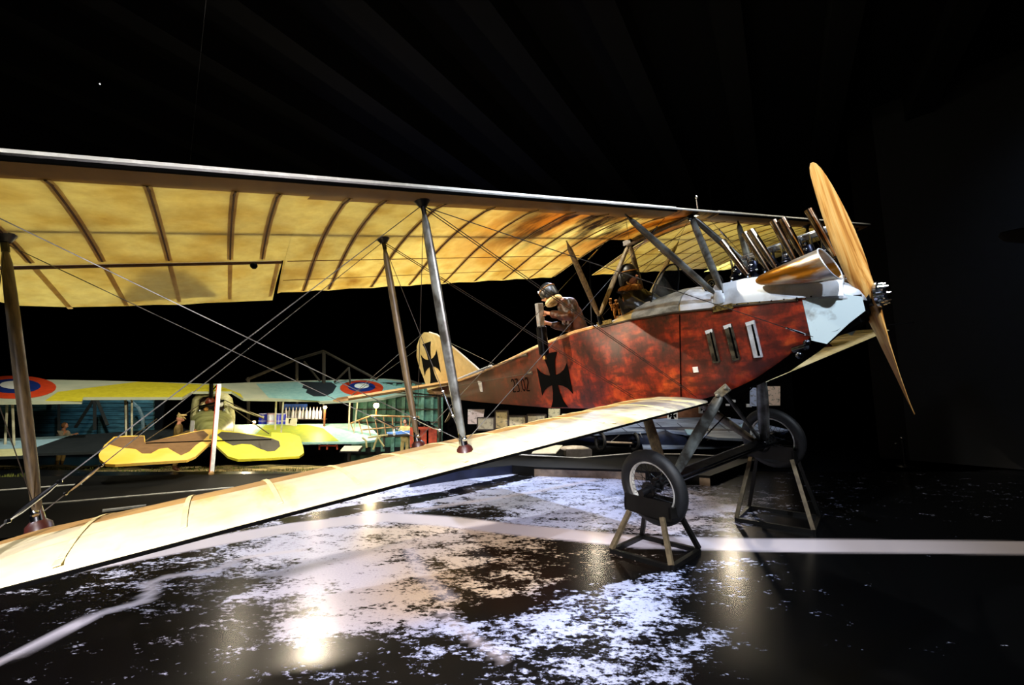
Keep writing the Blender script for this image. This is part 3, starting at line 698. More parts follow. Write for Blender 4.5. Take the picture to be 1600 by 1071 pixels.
# ---- struts: streamlined, tapered to their end fittings
def strut(a, b, wx=.075, wy=.035, mat=None, name='interplane_strut', parent=None):
    a, b = Vector(a), Vector(b); d = (b - a).normalized(); L = (b - a).length
    fx = Vector((1, 0, 0)); sd = d.cross(fx).normalized(); fx = sd.cross(d)
    rg = []
    for t, k in ((0, .25), (.035, .35), (.09, .85), (.2, 1), (.5, 1.1), (.8, 1), (.92, .8), (.975, .35), (1, .28)):
        c = a.lerp(b, t)
        rg.append([c + fx * (wx * k * math.cos(q) * (1 if math.cos(q) > 0 else 1.25) / 1.1) + sd * (wy * k * math.sin(q)) for q in [2 * math.pi * i / 14 for i in range(14)]])
    return part(MB().loft(rg), name, mat or m_strut, True, parent=parent)
uz = lambda x: bottom_z(x, UC) - .004
TI = {}
for s in (-1, 1):
    for y, yb, tagn in ((3.25, 3.24, 'i'), (5.45, 5.49, 'o')):
        for xt, xb, q in ((-.14, -.22, 'f'), (-.99, -1.07, 'r')):
            T = Vector((xt, s * y, uz(-xt))); Bt = Vector((xb, s * yb, lz(s * yb) + top_z(-xb, LCH) + .0))
            TI[(s, tagn, q)] = (T, Bt)
            st = strut(T, Bt, .05 if q == 'f' else .042, .026, m_strut if q == 'f' else m_strut_tan)
            part(MB().tube([T + Vector((0, 0, .01)), T - Vector((0, 0, .035))], [.06, .028], 12).tube([T - Vector((0, 0, .03)), T - Vector((.0, 0, .09))], .018, 8), 'top_fitting', m_black, True, parent=st)
            part(MB().tube([Bt + Vector((0, 0, -.03)), Bt + Vector((0, 0, .035)), Bt + Vector((0, 0, .06))], [.062, .055, .03], 14), 'bottom_fitting', m_brown_knob, True, parent=st)
            part(MB().tube([Bt + Vector((0, 0, .05)), Bt + Vector((0, 0, .14))], [.034, .024], 10).ball(Bt + Vector((.03, 0, .1)), .02, 8, 6), 'strut_socket', m_chrome, True, parent=st)
# cabane
AF = Vector((-.10, 0, .01)); AR = Vector((-.98, 0, -.005))
KF = side(1122, 466, .0) + Vector((0, .0, .02)); KR = side(938, 500, .0) + Vector((0, 0, .02))
cab = [((-.13, -1.1, uz(.13)), KF, m_strut), ((-.99, -1.1, uz(.99)), KR, m_strut_cab),
       ((-.13, 1.1, uz(.13)), (KF[0], -KF[1], KF[2]), m_strut), ((-.99, 1.1, uz(.99)), (KR[0], -KR[1], KR[2]), m_strut_cab),
       (AF, KF + Vector((.06, 0, .02)), m_strut), (AF, (KF[0] + .16, .40, KF[2]), m_strut), (AR, KR + Vector((-.03, 0, 0)), m_strut_cab), (AR, (KR[0] + .1, -KR[1], KR[2]), m_strut_cab)]
for a, b, m in cab: strut(a, b, .036, .022, m, 'cabane_strut')
part(MB().tube([AF + Vector((0, 0, .0)), AR], .035, 10), 'cabane_ridge_tube', m_strut, True)
part(MB().tube([AF + Vector((0, -.06, -.03)), AR + Vector((0, -.06, -.05))], .022, 8), 'cabane_ridge_tube', m_strut_tan, True)
part(MB().box(AF, (.12, .16, .06)).ball(AF + Vector((.02, -.05, -.04)), .04, 8, 6), 'apex_fitting', m_steel)
part(MB().box(AR, (.12, .12, .06)), 'apex_fitting', m_black)
part(MB().tube([KF + Vector((0, .02, -.06)), KF + Vector((.02, -.01, .05))], [.06, .035], 10), 'cabane_foot', m_white_metal, True)
part(MB().tube([KR + Vector((0, .02, -.07)), KR + Vector((0, -.01, .04))], [.05, .03], 10), 'cabane_foot', m_steel, True)
part(MB().box(KR + Vector((.06, -.0, -.07)), (.24, .02, .05)), 'makers_plate', MATS['brassy_plate'])

# ---- rigging wires
def wire(a, b, r=.0035, mat=None, tb=None):
    a, b = Vector(a), Vector(b); o = part(MB().tube([a, b], r, 5), 'rigging_wire', mat or m_wire)
    if tb:
        d = (b - a).normalized(); p = b - d * tb
        part(MB().tube([p - d * .09, p - d * .05, p + d * .05, p + d * .09], [.005, .010, .010, .005], 8).ball(p - d * .1, .012, 6, 4).ball(p + d * .1, .012, 6, 4), 'turnbuckle', m_chrome, True, parent=o)
    return o
for s in (-1, 1):
    for q in ('f', 'r'):
        Ti, Bi = TI[(s, 'i', q)]; To, Bo = TI[(s, 'o', q)]
        up = Vector((0, 0, .08))
        wire(Ti - Vector((0, -s * .03, .04)), Bo + up, .003, tb=.25)
        wire(To - Vector((0, 0, .04)), Bi + up, .0028, m_wire, tb=.3)
        xk = -.13 if q == 'f' else -.99
        wire(Bi + up + Vector((0, -s * .03, 0)), (xk, s * .45, uz(-xk) - .01), .0028, tb=.3)
        root = (-.2 if q == 'f' else -1.0, s * .46, -1.98)
        wire(Ti - Vector((0, 0, .04)), root, .0035, m_wire_dark)
        wire(Ti - Vector((-.03, 0, .04)), (root[0] - .05, root[1], -1.92), .0035, m_wire_dark)
    wire(TI[(s, 'i', 'f')][0] - Vector((0, 0, .03)), (.95, s * .36, -1.52), .0035, m_wire_dark, tb=.18)
    for g in ('i', 'o'):
        wire(TI[(s, g, 'f')][0] - Vector((0, 0, .05)), TI[(s, g, 'r')][1] + Vector((0, 0, .08)), .0025, m_wire_dark)
        wire(TI[(s, g, 'r')][0] - Vector((0, 0, .05)), TI[(s, g, 'f')][1] + Vector((0, 0, .08)), .0025, m_wire_dark, tb=.3)
wire((-.13, -1.1, uz(.13)), AR, .0025, m_wire_dark); wire(AF, (-1.0, 1.1, uz(.99)), .0025, m_wire_dark); wire((KR[0], KR[1], KR[2]), (AF[0], .1, AF[2]), .0025, m_wire_dark)
A = side(1240, 547, .01)
part(MB().tube([A, A + Vector((.12, -.03, .02))], .03, 10).ball(A + Vector((.05, -.03, -.05)), .035, 8, 6).ball(A + Vector((.13, -.04, .05)), .03, 8, 6), 'drag_wire_fitting', m_steel, True)
part(MB().tube([TI[(1, 'o', 'f')][1] + Vector((.1, 0, .05)), TI[(1, 'o', 'f')][1] + Vector((.55, .1, .03))], .012, 6), 'pitot_tube', m_steel)

# ---- engine: six cylinders in line, each with its exhaust stack
eng = part(MB().box((.66, 0, -1.0), (1.02, .26, .26)).box((.66, 0, -1.16), (1.06, .34, .12)), 'engine', m_black, bevel=.02)
for k in range(6):
    x = .27 + .165 * k; zc = -.84 + .0
    part(MB().tube([(x, 0, -.92), (x, 0, -.78), (x, 0, -.77), (x, 0, -.70)], [.07, .07, .058, .045], 16).torus((x, 0, -.80), (0, 0, 1), .07, .012, 20, 6).torus((x, 0, -.86), (0, 0, 1), .07, .012, 20, 6), 'cylinder', m_cyl if 0 else M('cylinder_blue_black', '20263a', '0c0e16', .3, .8, 30), True, parent=eng)
    part(MB().tube([(x - .04, 0, -.72), (x - .045, 0, -.62)], .012, 6).tube([(x + .04, 0, -.72), (x + .045, 0, -.62)], .012, 6).torus((x, .0, -.70), (1, 0, 0), .03, .008, 14, 5).ball((x, -.05, -.74), .02, 8, 6).ball((x + .05, -.06, -.8), .016, 8, 6), 'valve_gear', m_chrome, True, parent=eng)
    part(MB().torus((x, -.12, -.87), (1, 0, 0), .045, .012, 16, 6).tube([(x, -.13, -.92), (x + .03, -.14, -1.02)], .014, 6), 'intake_elbow', m_steel, True, parent=eng)
part(MB().box((1.0, .05, -.62), (.42, .07, .05)).box((.58, .05, -.635), (.42, .07, .05)).tube([(.32, .05, -.64), (1.24, .05, -.60)], .032, 10), 'camshaft_cover', M('pale_steel', 'c8ced6', '8c929c', .25, .8), True, parent=eng, bevel=.01)
part(MB().disc((1.24, .05, -.61), (1, 0, 0), .06, .04), 'camshaft_end', m_black, True, parent=eng)
part(MB().tube([(.1, -.2, -.83), (.1, -.22, -.83)], .11, 24).torus((.1, -.21, -.83), (0, 1, 0), .07, .006, 24, 6), 'magneto_opening', m_black, True)
part(MB().torus((.10, -.235, -.83), (0, 1, 0), .045, .01, 20, 6).torus((.10, -.235, -.83), (0, 1, 0), .02, .006, 16, 6), 'magneto_coil', m_chrome, True)
for (xb, yb, xt, yt) in ((1166, 427, 1128, 377), (1196, 416, 1163, 364), (1207, 412, 1173, 360), (1239, 402, 1208, 345), (1252, 396, 1222, 342), (1299, 392, 1263, 328)):
    a = Vector(BY(xb, yb, -.11)); b = Vector(BY(xt, yt, -.11)); d = (b - a).normalized()
    u = d.cross(Vector((0, 1, 0))).normalized(); v = Vector((0, 1, 0)); r = .033
    ringf = lambda p, r_: [p + u * (r_ * math.cos(q)) + v * (r_ * math.sin(q)) for q in [2 * math.pi * i / 16 for i in range(16)]]
    part(MB().loft([ringf(a - d * .06, r * .7), ringf(a + d * .03, r * .85), ringf(a + d * .08, r), ringf(b, r * 1.05), ringf(b, r * .85), ringf(b - d * .1, r * .8)]), 'exhaust_stack', m_pipe, True)
# air scoop horn on the starboard side
A = Vector(BY(1182, 440, -.40)); Bm = Vector((1.2, -.40, -.945)); ax = (Bm - A).normalized()
rg = []
for t, r in ((0, .02), (.06, .045), (.3, .078), (.6, .11), (.85, .135), (1.0, .142)):
    c = A.lerp(Bm, t); tilt = Vector((.0, 0, 0)) if t < .95 else Vector((0, 0, 0))
    rg.append([Vector((c.x + (-(math.sin(q)) * .05 * (t > .9)), c.y + .85 * r * math.cos(q), c.z + r * math.sin(q))) for q in [2 * math.pi * i / 28 for i in range(28)]])
inner = [[Vector((p.x - .002, c0.y + (p.y - c0.y) * .93, c0.z + (p.z - c0.z) * .93)) for p in rr] for rr, c0 in ((rg[-1], Bm), (rg[-2], A.lerp(Bm, .85)), (rg[2], A.lerp(Bm, .3)))]
horn = part(MB().loft(rg + inner, cap=True), 'air_scoop', m_copper, True)
part(MB().tube([p for p in rg[-1]] + [rg[-1][0]], .006, 6, cap=False), 'scoop_lip', m_white_metal, True, parent=horn)

# ---- propeller
HUB = Vector((1.28, -.02, -1.27)); TH = R(21); RP = 1.24
def blade(sg):
    rg = []; t = Vector((0, -math.sin(TH), math.cos(TH))) * sg; tang = Vector((0, math.cos(TH), math.sin(TH))) * sg
    for u in [0, .05, .1, .16, .24, .34, .46, .58, .7, .8, .88, .94, .98, 1.]:
        w = float(np.interp(u, [0, .1, .16, .3, .5, .7, .85, .94, .98, 1], [.15, .16, .17, .23, .25, .22, .18, .13, .085, .03]))
        th = float(np.interp(u, [0, .1, .2, .5, 1], [.14, .12, .07, .032, .012]))
        be = R(float(np.interp(u, [0, .15, .3, .6, 1], [62, 50, 33, 25, 18])))
        sw = float(np.interp(u, [0, .3, .6, .85, 1], [0, .0, -.02, -.05, -.09]))
        ch = Vector((1, 0, 0)) * math.sin(be) + tang * math.cos(be); nm = Vector((1, 0, 0)) * math.cos(be) - tang * math.sin(be)
        c = HUB + t * (u * RP) + tang * sw
        rg.append([c + ch * (w / 2 * math.cos(q)) + nm * (th / 2 * math.sin(q) * (1 if math.sin(q) > 0 else .4)) for q in [2 * math.pi * i / 18 for i in range(18)]])
    return rg
bl = [blade(1), blade(-1)]
prop = part(MB().loft(bl[1][::-1] + bl[0]), 'propeller', m_wood_prop, True)
part(MB().disc(HUB + Vector((.085, 0, 0)), (1, 0, 0), .11, .02, 28).disc(HUB + Vector((.10, 0, 0)), (1, 0, 0), .05, .05, 20).disc(HUB - Vector((.08, 0, 0)), (1, 0, 0), .1, .03), 'hub_plate', m_chrome, True, parent=prop)
for k in range(8):
    a = 2 * math.pi * k / 8; p = HUB + Vector((.09, .08 * math.cos(a), .08 * math.sin(a)))
    part(MB().tube([p, p + Vector((.035, 0, 0)), p + Vector((.036, 0, 0)), p + Vector((.055, 0, 0))], [.014, .014, .007, .007], 6), 'hub_bolt', m_chrome, parent=prop)
part(MB().tube([(1.15, 0, -1.27), (1.32, 0, -1.27)], .09, 16), 'crankshaft_nose', m_black, True)

m_brk = M('bracket_metal', '8c8878', '5c584c', .5, .3, 14)
# ---- undercarriage
WC = [Vector(BY(1020, 762, -1.14)), Vector(BY(1207, 685, 1.14))]
ZW = (WC[0].z + WC[1].z) / 2
part(MB().tube([WC[0] + Vector((0, .0, 0)), WC[1]], .03, 12), 'axle', m_black, True)
part(MB().loft([[(p.x + .1, p.y, p.z + .03), (p.x, p.y, p.z + .06), (p.x - .13, p.y, p.z + .02), (p.x - .1, p.y, p.z - .03), (p.x + .06, p.y, p.z - .04)] for p in (WC[0] + Vector((0, .22, 0)), WC[1] - Vector((0, .22, 0)))]), 'axle_fairing', m_steel)
part(MB().tube([WC[0] + Vector((.14, .2, .01)), WC[1] + Vector((.14, -.2, .01))], .018, 8), 'spreader_bar', m_steel, True)
for c, s in zip(WC, (-1, 1)):
    w = part(MB().torus(c, (0, 1, 0), .325, .062, 56, 14, 1.0), 'wheel', m_tyre, True)
    part(MB().torus(c + Vector((0, s * .02, 0)), (0, 1, 0), .262, .012, 48, 8).torus(c - Vector((0, s * .02, 0)), (0, 1, 0), .262, .012, 48, 8).torus(c, (0, 1, 0), .27, .009, 48, 6, 3.), 'rim', m_rim, True, parent=w)
    part(MB().tube([c + Vector((0, -.09, 0)), c + Vector((0, .09, 0))], .045, 16).disc(c + Vector((0, -.07, 0)), (0, 1, 0), .075, .02).disc(c + Vector((0, .07, 0)), (0, 1, 0), .075, .02).tube([c + Vector((0, s * .09, 0)), c + Vector((0, s * .19, 0))], .035, 14), 'hub', m_black, True, parent=w)
    for k in range(36):
        a = 2 * math.pi * k / 36; yy = (.075, -.075)[k % 2]; tw = .45 * (1 if (k // 2) % 2 else -1)
        part(MB().tube([c + Vector((.06 * math.cos(a + tw * 2), yy, .06 * math.sin(a + tw * 2))), c + Vector((.262 * math.cos(a), 0, .262 * math.sin(a)))], .0022, 4), 'spoke', m_steel, parent=w)
    inb = c + Vector((0, -s * .3, .0)); ft = Vector((.08, s * .42, -1.94)); rt = Vector((-.95, s * .42, -2.05))
    leg = strut(ft + Vector((0, 0, 0)), inb + Vector((.05, 0, .02)), .06, .03, m_strut, 'undercarriage_leg')
    strut(rt, inb + Vector((-.05, 0, .02)), .06, .03, m_strut_tan, 'undercarriage_leg')
    part(MB().bar(ft + Vector((-.06, s * .03, -.04)), ft + Vector((.08, s * .03, .05)), .02, .085, (0, 0, 1)).ball(ft + Vector((.06, s * .05, .04)), .025, 8, 6).ball(ft + Vector((-.04, s * .05, -.03)), .022, 8, 6), 'leg_bracket', m_brk, True, bevel=.01)
    part(MB().torus(inb, (0, 1, 0), .07, .03, 16, 8, 2.), 'shock_cord_binding', m_black, True)
part(MB().tube([Vector((.08, -.42, -1.94)), WC[1] + Vector((0, -.3, .05))], .022, 8), 'cross_brace', m_strut, True)
part(MB().tube([Vector((.08, .42, -1.94)), WC[0] + Vector((0, .3, .05))], .008, 6), 'cross_brace', m_steel, True)

# ---------------------------------------------------------------- wheel stands standing on the floor
def stand(label, corners, wheel, beam_top):
    C4 = [FL(*q) for q in corners]; ctr = sum(C4, Vector()) / 4
    hw = Vector(b2w(wheel)); base = Vector((hw.x, hw.y, 0))
    # square base around the wheel, aligned with the marked corners
    d0 = (C4[1] - C4[0]).normalized(); d1 = Vector((-d0.y, d0.x, 0)); h = sum(((C4[(i + 1) % 4] - C4[i]).length for i in range(4))) / 8
    e = empty('wheel_stand', label, 'stand', base, 0)
    L = [(-h, -h), (h, -h), (h, h), (-h, h)]; P = [Vector((d0 * a + d1 * b).to_tuple()) for a, b in L]
    for i in range(4): MB().bar(P[i] + Vector((0, 0, .02)), P[(i + 1) % 4] + Vector((0, 0, .02)), .045, .04).build('base_rail', m_stand, e)
    k = .56; zt = beam_top - .09
    T = [Vector((p.x * k, p.y * k, zt)) for p in P]
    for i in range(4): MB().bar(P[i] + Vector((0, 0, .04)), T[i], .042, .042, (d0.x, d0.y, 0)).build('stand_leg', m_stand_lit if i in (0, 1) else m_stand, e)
    wd = Vector((MR[0][0], MR[1][0], 0)).normalized(); wn = Vector((-wd.y, wd.x, 0))
    for sg in (-1, 1):
        MB().box((0, 0, 0), (.56, .02, .17)).build('cradle_plate', m_stand, e)
        o = e.children[-1] if e.children else None
        o = [c for c in bpy.data.objects if c.parent == e and c.name.startswith('cradle_plate')][-1]
        o.location = wn * (sg * .10) + Vector((0, 0, zt + .055)); o.rotation_euler = (0, 0, math.atan2(wd.y, wd.x))
    for sg in (-1, 1):
        MB().box((0, 0, 0), (.03, .22, .10)).build('cradle_end', m_stand, e)
        o = [c for c in bpy.data.objects if c.parent == e and c.name.startswith('cradle_end')][-1]
        o.location = wd * (sg * .27) + Vector((0, 0, zt + .045)); o.rotation_euler = (0, 0, math.atan2(wd.y, wd.x))
    return e
stand('black steel trestle stand under the near wheel', [(949, 867), (1040, 894), (1111, 871), (1023, 851)], WC[0], .49)
stand('taller black steel trestle stand under the far wheel', [(1142, 809), (1248, 826), (1305, 809), (1202, 797)], WC[1], .87)

# ---------------------------------------------------------------- people
def skin_mesh(name, joints, edges, mat, parent, levels=2, root=0):
    me = bpy.data.meshes.new(name); me.from_pydata([j[0] for j in joints], edges, []); me.materials.append(mat)
    o = bpy.data.objects.new(name, me); col.objects.link(o)
    sk = o.modifiers.new('skin', 'SKIN'); sk.use_smooth_shade = True
    if not me.skin_vertices: me.attributes.new('skin', 'FLOAT', 'POINT') if 0 else None
    bpy.context.view_layer.objects.active = o
    if not me.skin_vertices: bpy.ops.mesh.customdata_skin_add()
    for i, j in enumerate(joints):
        r = j[1]; me.skin_vertices[0].data[i].radius = (r, r) if not isinstance(r, tuple) else r
        me.skin_vertices[0].data[i].use_root = (i == root)
    s = o.modifiers.new('sub', 'SUBSURF'); s.levels = levels; s.render_levels = levels
    if parent is not None:
        o.parent = parent
        if 'off' in parent: o.location = -Vector(parent['off'])
    return o
def head(parent, c, fwd, up, s=.115, helmet=None, hair=None, goggles=False, cap=None):
    """head with face: ellipsoid with brow, nose, mouth, chin, ears; fwd/up in the parent's coordinates"""
    f = Vector(fwd).normalized(); u = (Vector(up) - f * Vector(up).dot(f)).normalized(); l = u.cross(f); c = Vector(c)
    TR = lambda p: c + (f * p[0] + l * p[1] + u * p[2]) * s
    n, m = 24, 18; mb = MB(); rg = []
    for i in range(1, m):
        t = math.pi * i / m; row = []
        for k in range(n):
            a = 2 * math.pi * k / n; x, y, z = math.sin(t) * math.cos(a), math.sin(t) * math.sin(a), math.cos(t)
            X, Y, Z = x * .92, y * .74, z * 1.1
            if Z < -.1: X *= 1 - .25 * min(1, (-.1 - Z)) * (1 if x < 0 else .35); Y *= 1 - .38 * min(1, (-.1 - Z))
            if x > .6 and abs(y) < .22:
                nz = math.exp(-((Z + .22) / .2) ** 2) * math.exp(-(y / .13) ** 2); X += .30 * nz
                X += .06 * math.exp(-((Z + .82) / .14) ** 2) * math.exp(-(y / .2) ** 2)
                X += .05 * math.exp(-((Z + .55) / .07) ** 2)
            if x > .4: X -= .10 * math.exp(-((Z - .02) / .12) ** 2) * math.exp(-((abs(y) - .3) / .16) ** 2); X += .05 * math.exp(-((Z - .2) / .1) ** 2)
            row.append(TR((X, Y, Z)))
        rg.append(row)
    h = mb.loft(rg).build('head', m_skin, parent, True)
    for sg in (-1, 1):
        MB().ball(TR((.80, sg * .28, .02)), .12 * s, 8, 6).build('eye', m_paper, h, True)
        MB().ball(TR((.895, sg * .28, .02)), .055 * s, 6, 4).build('iris', m_blackp, h, True) if 0 else None
        MB().ball(TR((-.02, sg * .76, -.08)), .2 * s, 8, 6, (.7, .35, 1.2)).build('ear', m_skin, h, True)
    MB().bar(TR((.86, -.2, -.56)), TR((.86, .2, -.56)), .05 * s, .03 * s).build('mouth', M('lip', '7a3428', '6a2c22', .6), h)
    if helmet:
        rg = []
        for i in range(1, 13):
            t = math.pi * .62 * i / 12
            rg.append([TR((math.sin(t) * math.cos(a) * 1.03 - (.0), math.sin(t) * math.sin(a) * .88, math.cos(t) * 1.2 + (.22 if math.cos(a) > .55 and i > 9 else 0) - (.35 if math.cos(a) < .1 and i > 10 else 0))) for a in [2 * math.pi * k / 28 for k in range(28)]])
        hm = MB().loft(rg).build('flying_helmet', helmet, parent, True)
        MB().tube([TR((math.cos(a) * 1.0, math.sin(a) * .86, .42)) for a in [2 * math.pi * k / 20 for k in range(21)]], .05 * s, 6, cap=False).build('helmet_rim', m_fur, hm, True)
        for sg in (-1, 1): MB().ball(TR((.0, sg * .82, -.1)), .3 * s, 10, 8, (.8, .4, 1.3)).build('ear_flap', helmet, hm, True)
        MB().tube([TR((.2, -.8, -.1)), TR((.35, -.6, -.7)), TR((.5, 0, -1.08)), TR((.35, .6, -.7)), TR((.2, .8, -.1))], .07 * s, 6).build('chin_strap', m_scarf, hm, True)
        if goggles:
            for sg in (-1, 1): MB().torus(TR((.82, sg * .3, .62)), f, .2 * s, .05 * s, 16, 6).build('goggle', m_white_edge, hm, True)
    if hair: MB().ball(TR((-.12, 0, .22)), 1.0 * s, 16, 10, (.98, .82, 1.02)).build('hair', hair, parent, True)
    if cap:
        cp = MB().tube([TR((-.05, 0, .35)), TR((-.05, 0, .8)), TR((.02, 0, .95))], [.98 * s, 1.02 * s, 1.25 * s], 20).ball(TR((.0, 0, 1.0)), 1.25 * s, 20, 8, (1, 1, .28)).build('cap', cap, parent, True)
        MB().prism([TR((.7, -.6, .4)), TR((1.25, -.4, .3)), TR((1.4, 0, .27)), TR((1.25, .4, .3)), TR((.7, .6, .4))], tuple(u * (.06 * s))).build('cap_peak', cap, cp)
    return h
def hand(joints, edges, wrist_i, wrist, palm, curl, side_v, s=1.):
    """append a palm and five curled fingers"""
    wv, pv = Vector(wrist), Vector(palm); d = (pv - wv).normalized(); sv = Vector(side_v).normalized(); cv = Vector(curl).normalized()
    pi = len(joints); joints.append((tuple(pv), (.030 * s, .020 * s))); edges.append((wrist_i, pi))
    for k, (o, ln) in enumerate(((-.028, .07), (-.010, .082), (.010, .078), (.027, .06))):
        a = pv + sv * (o * s) + d * (.03 * s); b = a + (d * .7 + cv * .5).normalized() * (ln * .5 * s); c = b + (d * -.1 + cv).normalized() * (ln * .5 * s)
        i = len(joints); joints += [(tuple(a), .011 * s), (tuple(b), .0095 * s), (tuple(c), .008 * s)]; edges += [(pi, i), (i, i + 1), (i + 1, i + 2)]
    a = pv - d * (.01 * s) - sv * (.034 * s) + cv * (.012 * s); b = a + (d * .5 + cv * .8).normalized() * (.045 * s)
    i = len(joints); joints += [(tuple(a), .012 * s), (tuple(b), .009 * s)]; edges += [(pi, i), (i, i + 1)]
def figure(root, J, s=1., skin=None, coat=None, legs=None, fat=1., boots=None, seatd=False):
    """J: joints dict in root coordinates. body = one continuous mesh, clothes are children"""
    V = lambda k: tuple(J[k]); jt = []; ed = []
    def add(p, r): jt.append((tuple(p), r * s if not isinstance(r, tuple) else (r[0] * s, r[1] * s))); return len(jt) - 1
    pel = add(V('pelvis'), (.13, .10)); wa = add(V('waist'), (.12, .09)); chst = add(V('chest'), (.15, .105)); nk = add(V('neck'), .055); hd = add(Vector(J['head']) - (Vector(J['head']) - Vector(J['neck'])) * .3, .055)
    ed += [(pel, wa), (wa, chst), (chst, nk), (nk, hd)]
    for q in 'LR':
        sh = add(V('sh' + q), .058); el = add(V('el' + q), .040); wr = add(V('wr' + q), .027); ed += [(chst, sh), (sh, el), (el, wr)]
        dv = (Vector(J['wr' + q]) - Vector(J['el' + q])).normalized(); hand(jt, ed, wr, J['wr' + q], Vector(J['wr' + q]) + dv * .07 * s, J.get('curl' + q, (0, 0, -1)), J.get('side' + q, Vector(dv).cross(Vector(J.get('curl' + q, (0, 0, -1))))), s)
        hp = add(V('hip' + q), .085); kn = add(V('kn' + q), .06); an = add(V('an' + q), .04); to = add(V('to' + q), (.04, .03)); ed += [(pel, hp), (hp, kn), (kn, an), (an, to)]
    body = skin_mesh('body', jt, ed, m_skin, root, 1)
    if coat:
        jt = []; ed = []; F_ = fat
        pel = add(Vector(J['pelvis']), (.155 * F_, .125 * F_)); wa = add(V('waist'), (.15 * F_, .12 * F_)); chst = add(V('chest'), (.185 * F_, .135 * F_)); nk = add(Vector(J['neck']) * .85 + Vector(J['chest']) * .15, .075 * F_); ed += [(pel, wa), (wa, chst), (chst, nk)]
        for q in 'LR':
            sh = add(V('sh' + q), .078 * F_); m1 = add((Vector(J['sh' + q]) + Vector(J['el' + q])) / 2, .066 * F_); el = add(V('el' + q), .06 * F_); m2 = add((Vector(J['el' + q]) + Vector(J['wr' + q])) / 2, .054 * F_); wr = add(Vector(J['wr' + q]) * .93 + Vector(J['el' + q]) * .07, .044 * F_); ed += [(chst, sh), (sh, m1), (m1, el), (el, m2), (m2, wr)]
        co = skin_mesh('coat', jt, ed, coat, root, 3 if s > .9 else 2)
        tx = bpy.data.textures.get('folds') or bpy.data.textures.new('folds', 'CLOUDS'); tx.noise_scale = .09; tx.noise_depth = 3
        dm = co.modifiers.new('folds', 'DISPLACE'); dm.texture = tx; dm.strength = .05 * s; dm.mid_level = .5; dm.texture_coords = 'LOCAL'
    if legs:
        jt = []; ed = []; pel = add(V('pelvis'), (.145, .12))
        for q in 'LR':
            hp = add(V('hip' + q), .10); kn = add(V('kn' + q), .075); an = add(Vector(J['an' + q]) * .9 + Vector(J['kn' + q]) * .1, .052); ed += [(pel, hp), (hp, kn), (kn, an)]
        skin_mesh('trousers', jt, ed, legs, root, 2)
    if boots:
        for q in 'LR':
            a, t, k = Vector(J['an' + q]), Vector(J['to' + q]), Vector(J['kn' + q])
            skin_mesh('boot', [(tuple(a + (k - a) * .35), .06 * s), (tuple(a), .055 * s), (tuple(t), (.05 * s, .035 * s))], [(0, 1), (1, 2)], boots, root, 1)
    return body

# gunner leaning over his gun at the rear cockpit (aircraft coordinates)
GB = (-2.1, -.05, -1.95)
gun = body_empty('person', 'leaning airman in brown leather coat and black flying helmet gripping a gun aft', 'person', GB)
GH = Vector(BY(857, 458, -.34))
wrU = Vector(BY(858, 490, -.56)); wrL = Vector(BY(858, 506, -.54))
B3 = lambda x, y, Y: Vector(BY(x, y, Y))
J = dict(head=GH, neck=GH + Vector((.14, .08, -.15)), chest=B3(889, 486, -.10), waist=B3(899, 510, -.06), pelvis=Vector((-2.08, -.02, -1.14)),
    shL=B3(884, 473, -.34), shR=B3(886, 470, .14), elL=B3(893, 496, -.52), elR=B3(886, 514, -.34),
    wrL=wrU, wrR=wrL, hipL=Vector((-2.08, -.12, -1.2)), hipR=Vector((-2.08, .12, -1.2)), knL=Vector((-2.2, -.13, -1.55)), knR=Vector((-2.2, .13, -1.55)),
    anL=Vector((-2.05, -.12, -1.9)), anR=Vector((-2.05, .12, -1.9)), toL=Vector((-2.2, -.12, -1.95)), toR=Vector((-2.2, .12, -1.95)),
    curlL=(-.2, -1, -.1), curlR=(-.2, -1, -.1), sideL=(0, 0, 1), sideR=(0, 0, 1))
figure(gun, J, 1., coat=m_leather, legs=m_khaki, fat=1.2, boots=m_black_leather)
head(gun, GH, (-.86, -.34, -.42), (-.35, 0, 1), .135, helmet=m_black_leather, goggles=True)
MB().torus(GH + Vector((.06, .02, -.14)), (-.35, -.1, 1), .095, .045, 20, 10).build('fur_collar', m_scarf, gun, True)
# gun held in his hands, hanging over the side
G0 = Vector(BY(842, 474, -.62)); G1 = Vector(BY(851, 562, -.66)); gv = (G1 - G0)
gn = body_empty('machine_gun', 'dark machine gun with bright breech hanging muzzle down from the airman’s hands'.replace('’', "'"), 'gun', tuple(G1))
MB().bar(G0, G0 + gv * .42, .10, .08, (1, 0, 0)).build('breech', m_gunw, gn, bevel=.01)
MB().bar(G0 + gv * .02 + Vector((0, -.035, 0)), G0 + gv * .16 + Vector((0, -.035, 0)), .03, .03, (1, 0, 0)).build('sight_plate', m_gun, gn)
MB().tube([G0 + gv * .40, G0 + gv * .43, G0 + gv * .9, G0 + gv * .93], [.045, .075, .075, .04], 16).build('barrel_jacket', m_gun, gn, True)
MB().tube([G0 + gv * .92, G0 + gv * 1.0], [.02, .03], 10).build('muzzle', M('brass_muzzle', 'b08c48', '80602c', .4, .7), gn, True)
MB().tube([G0 + gv * .38 + Vector((-.055, 0, 0)), G0 + gv * .9 + Vector((-.055, 0, 0))], .012, 8).build('gas_tube', m_strut_tan, gn, True)
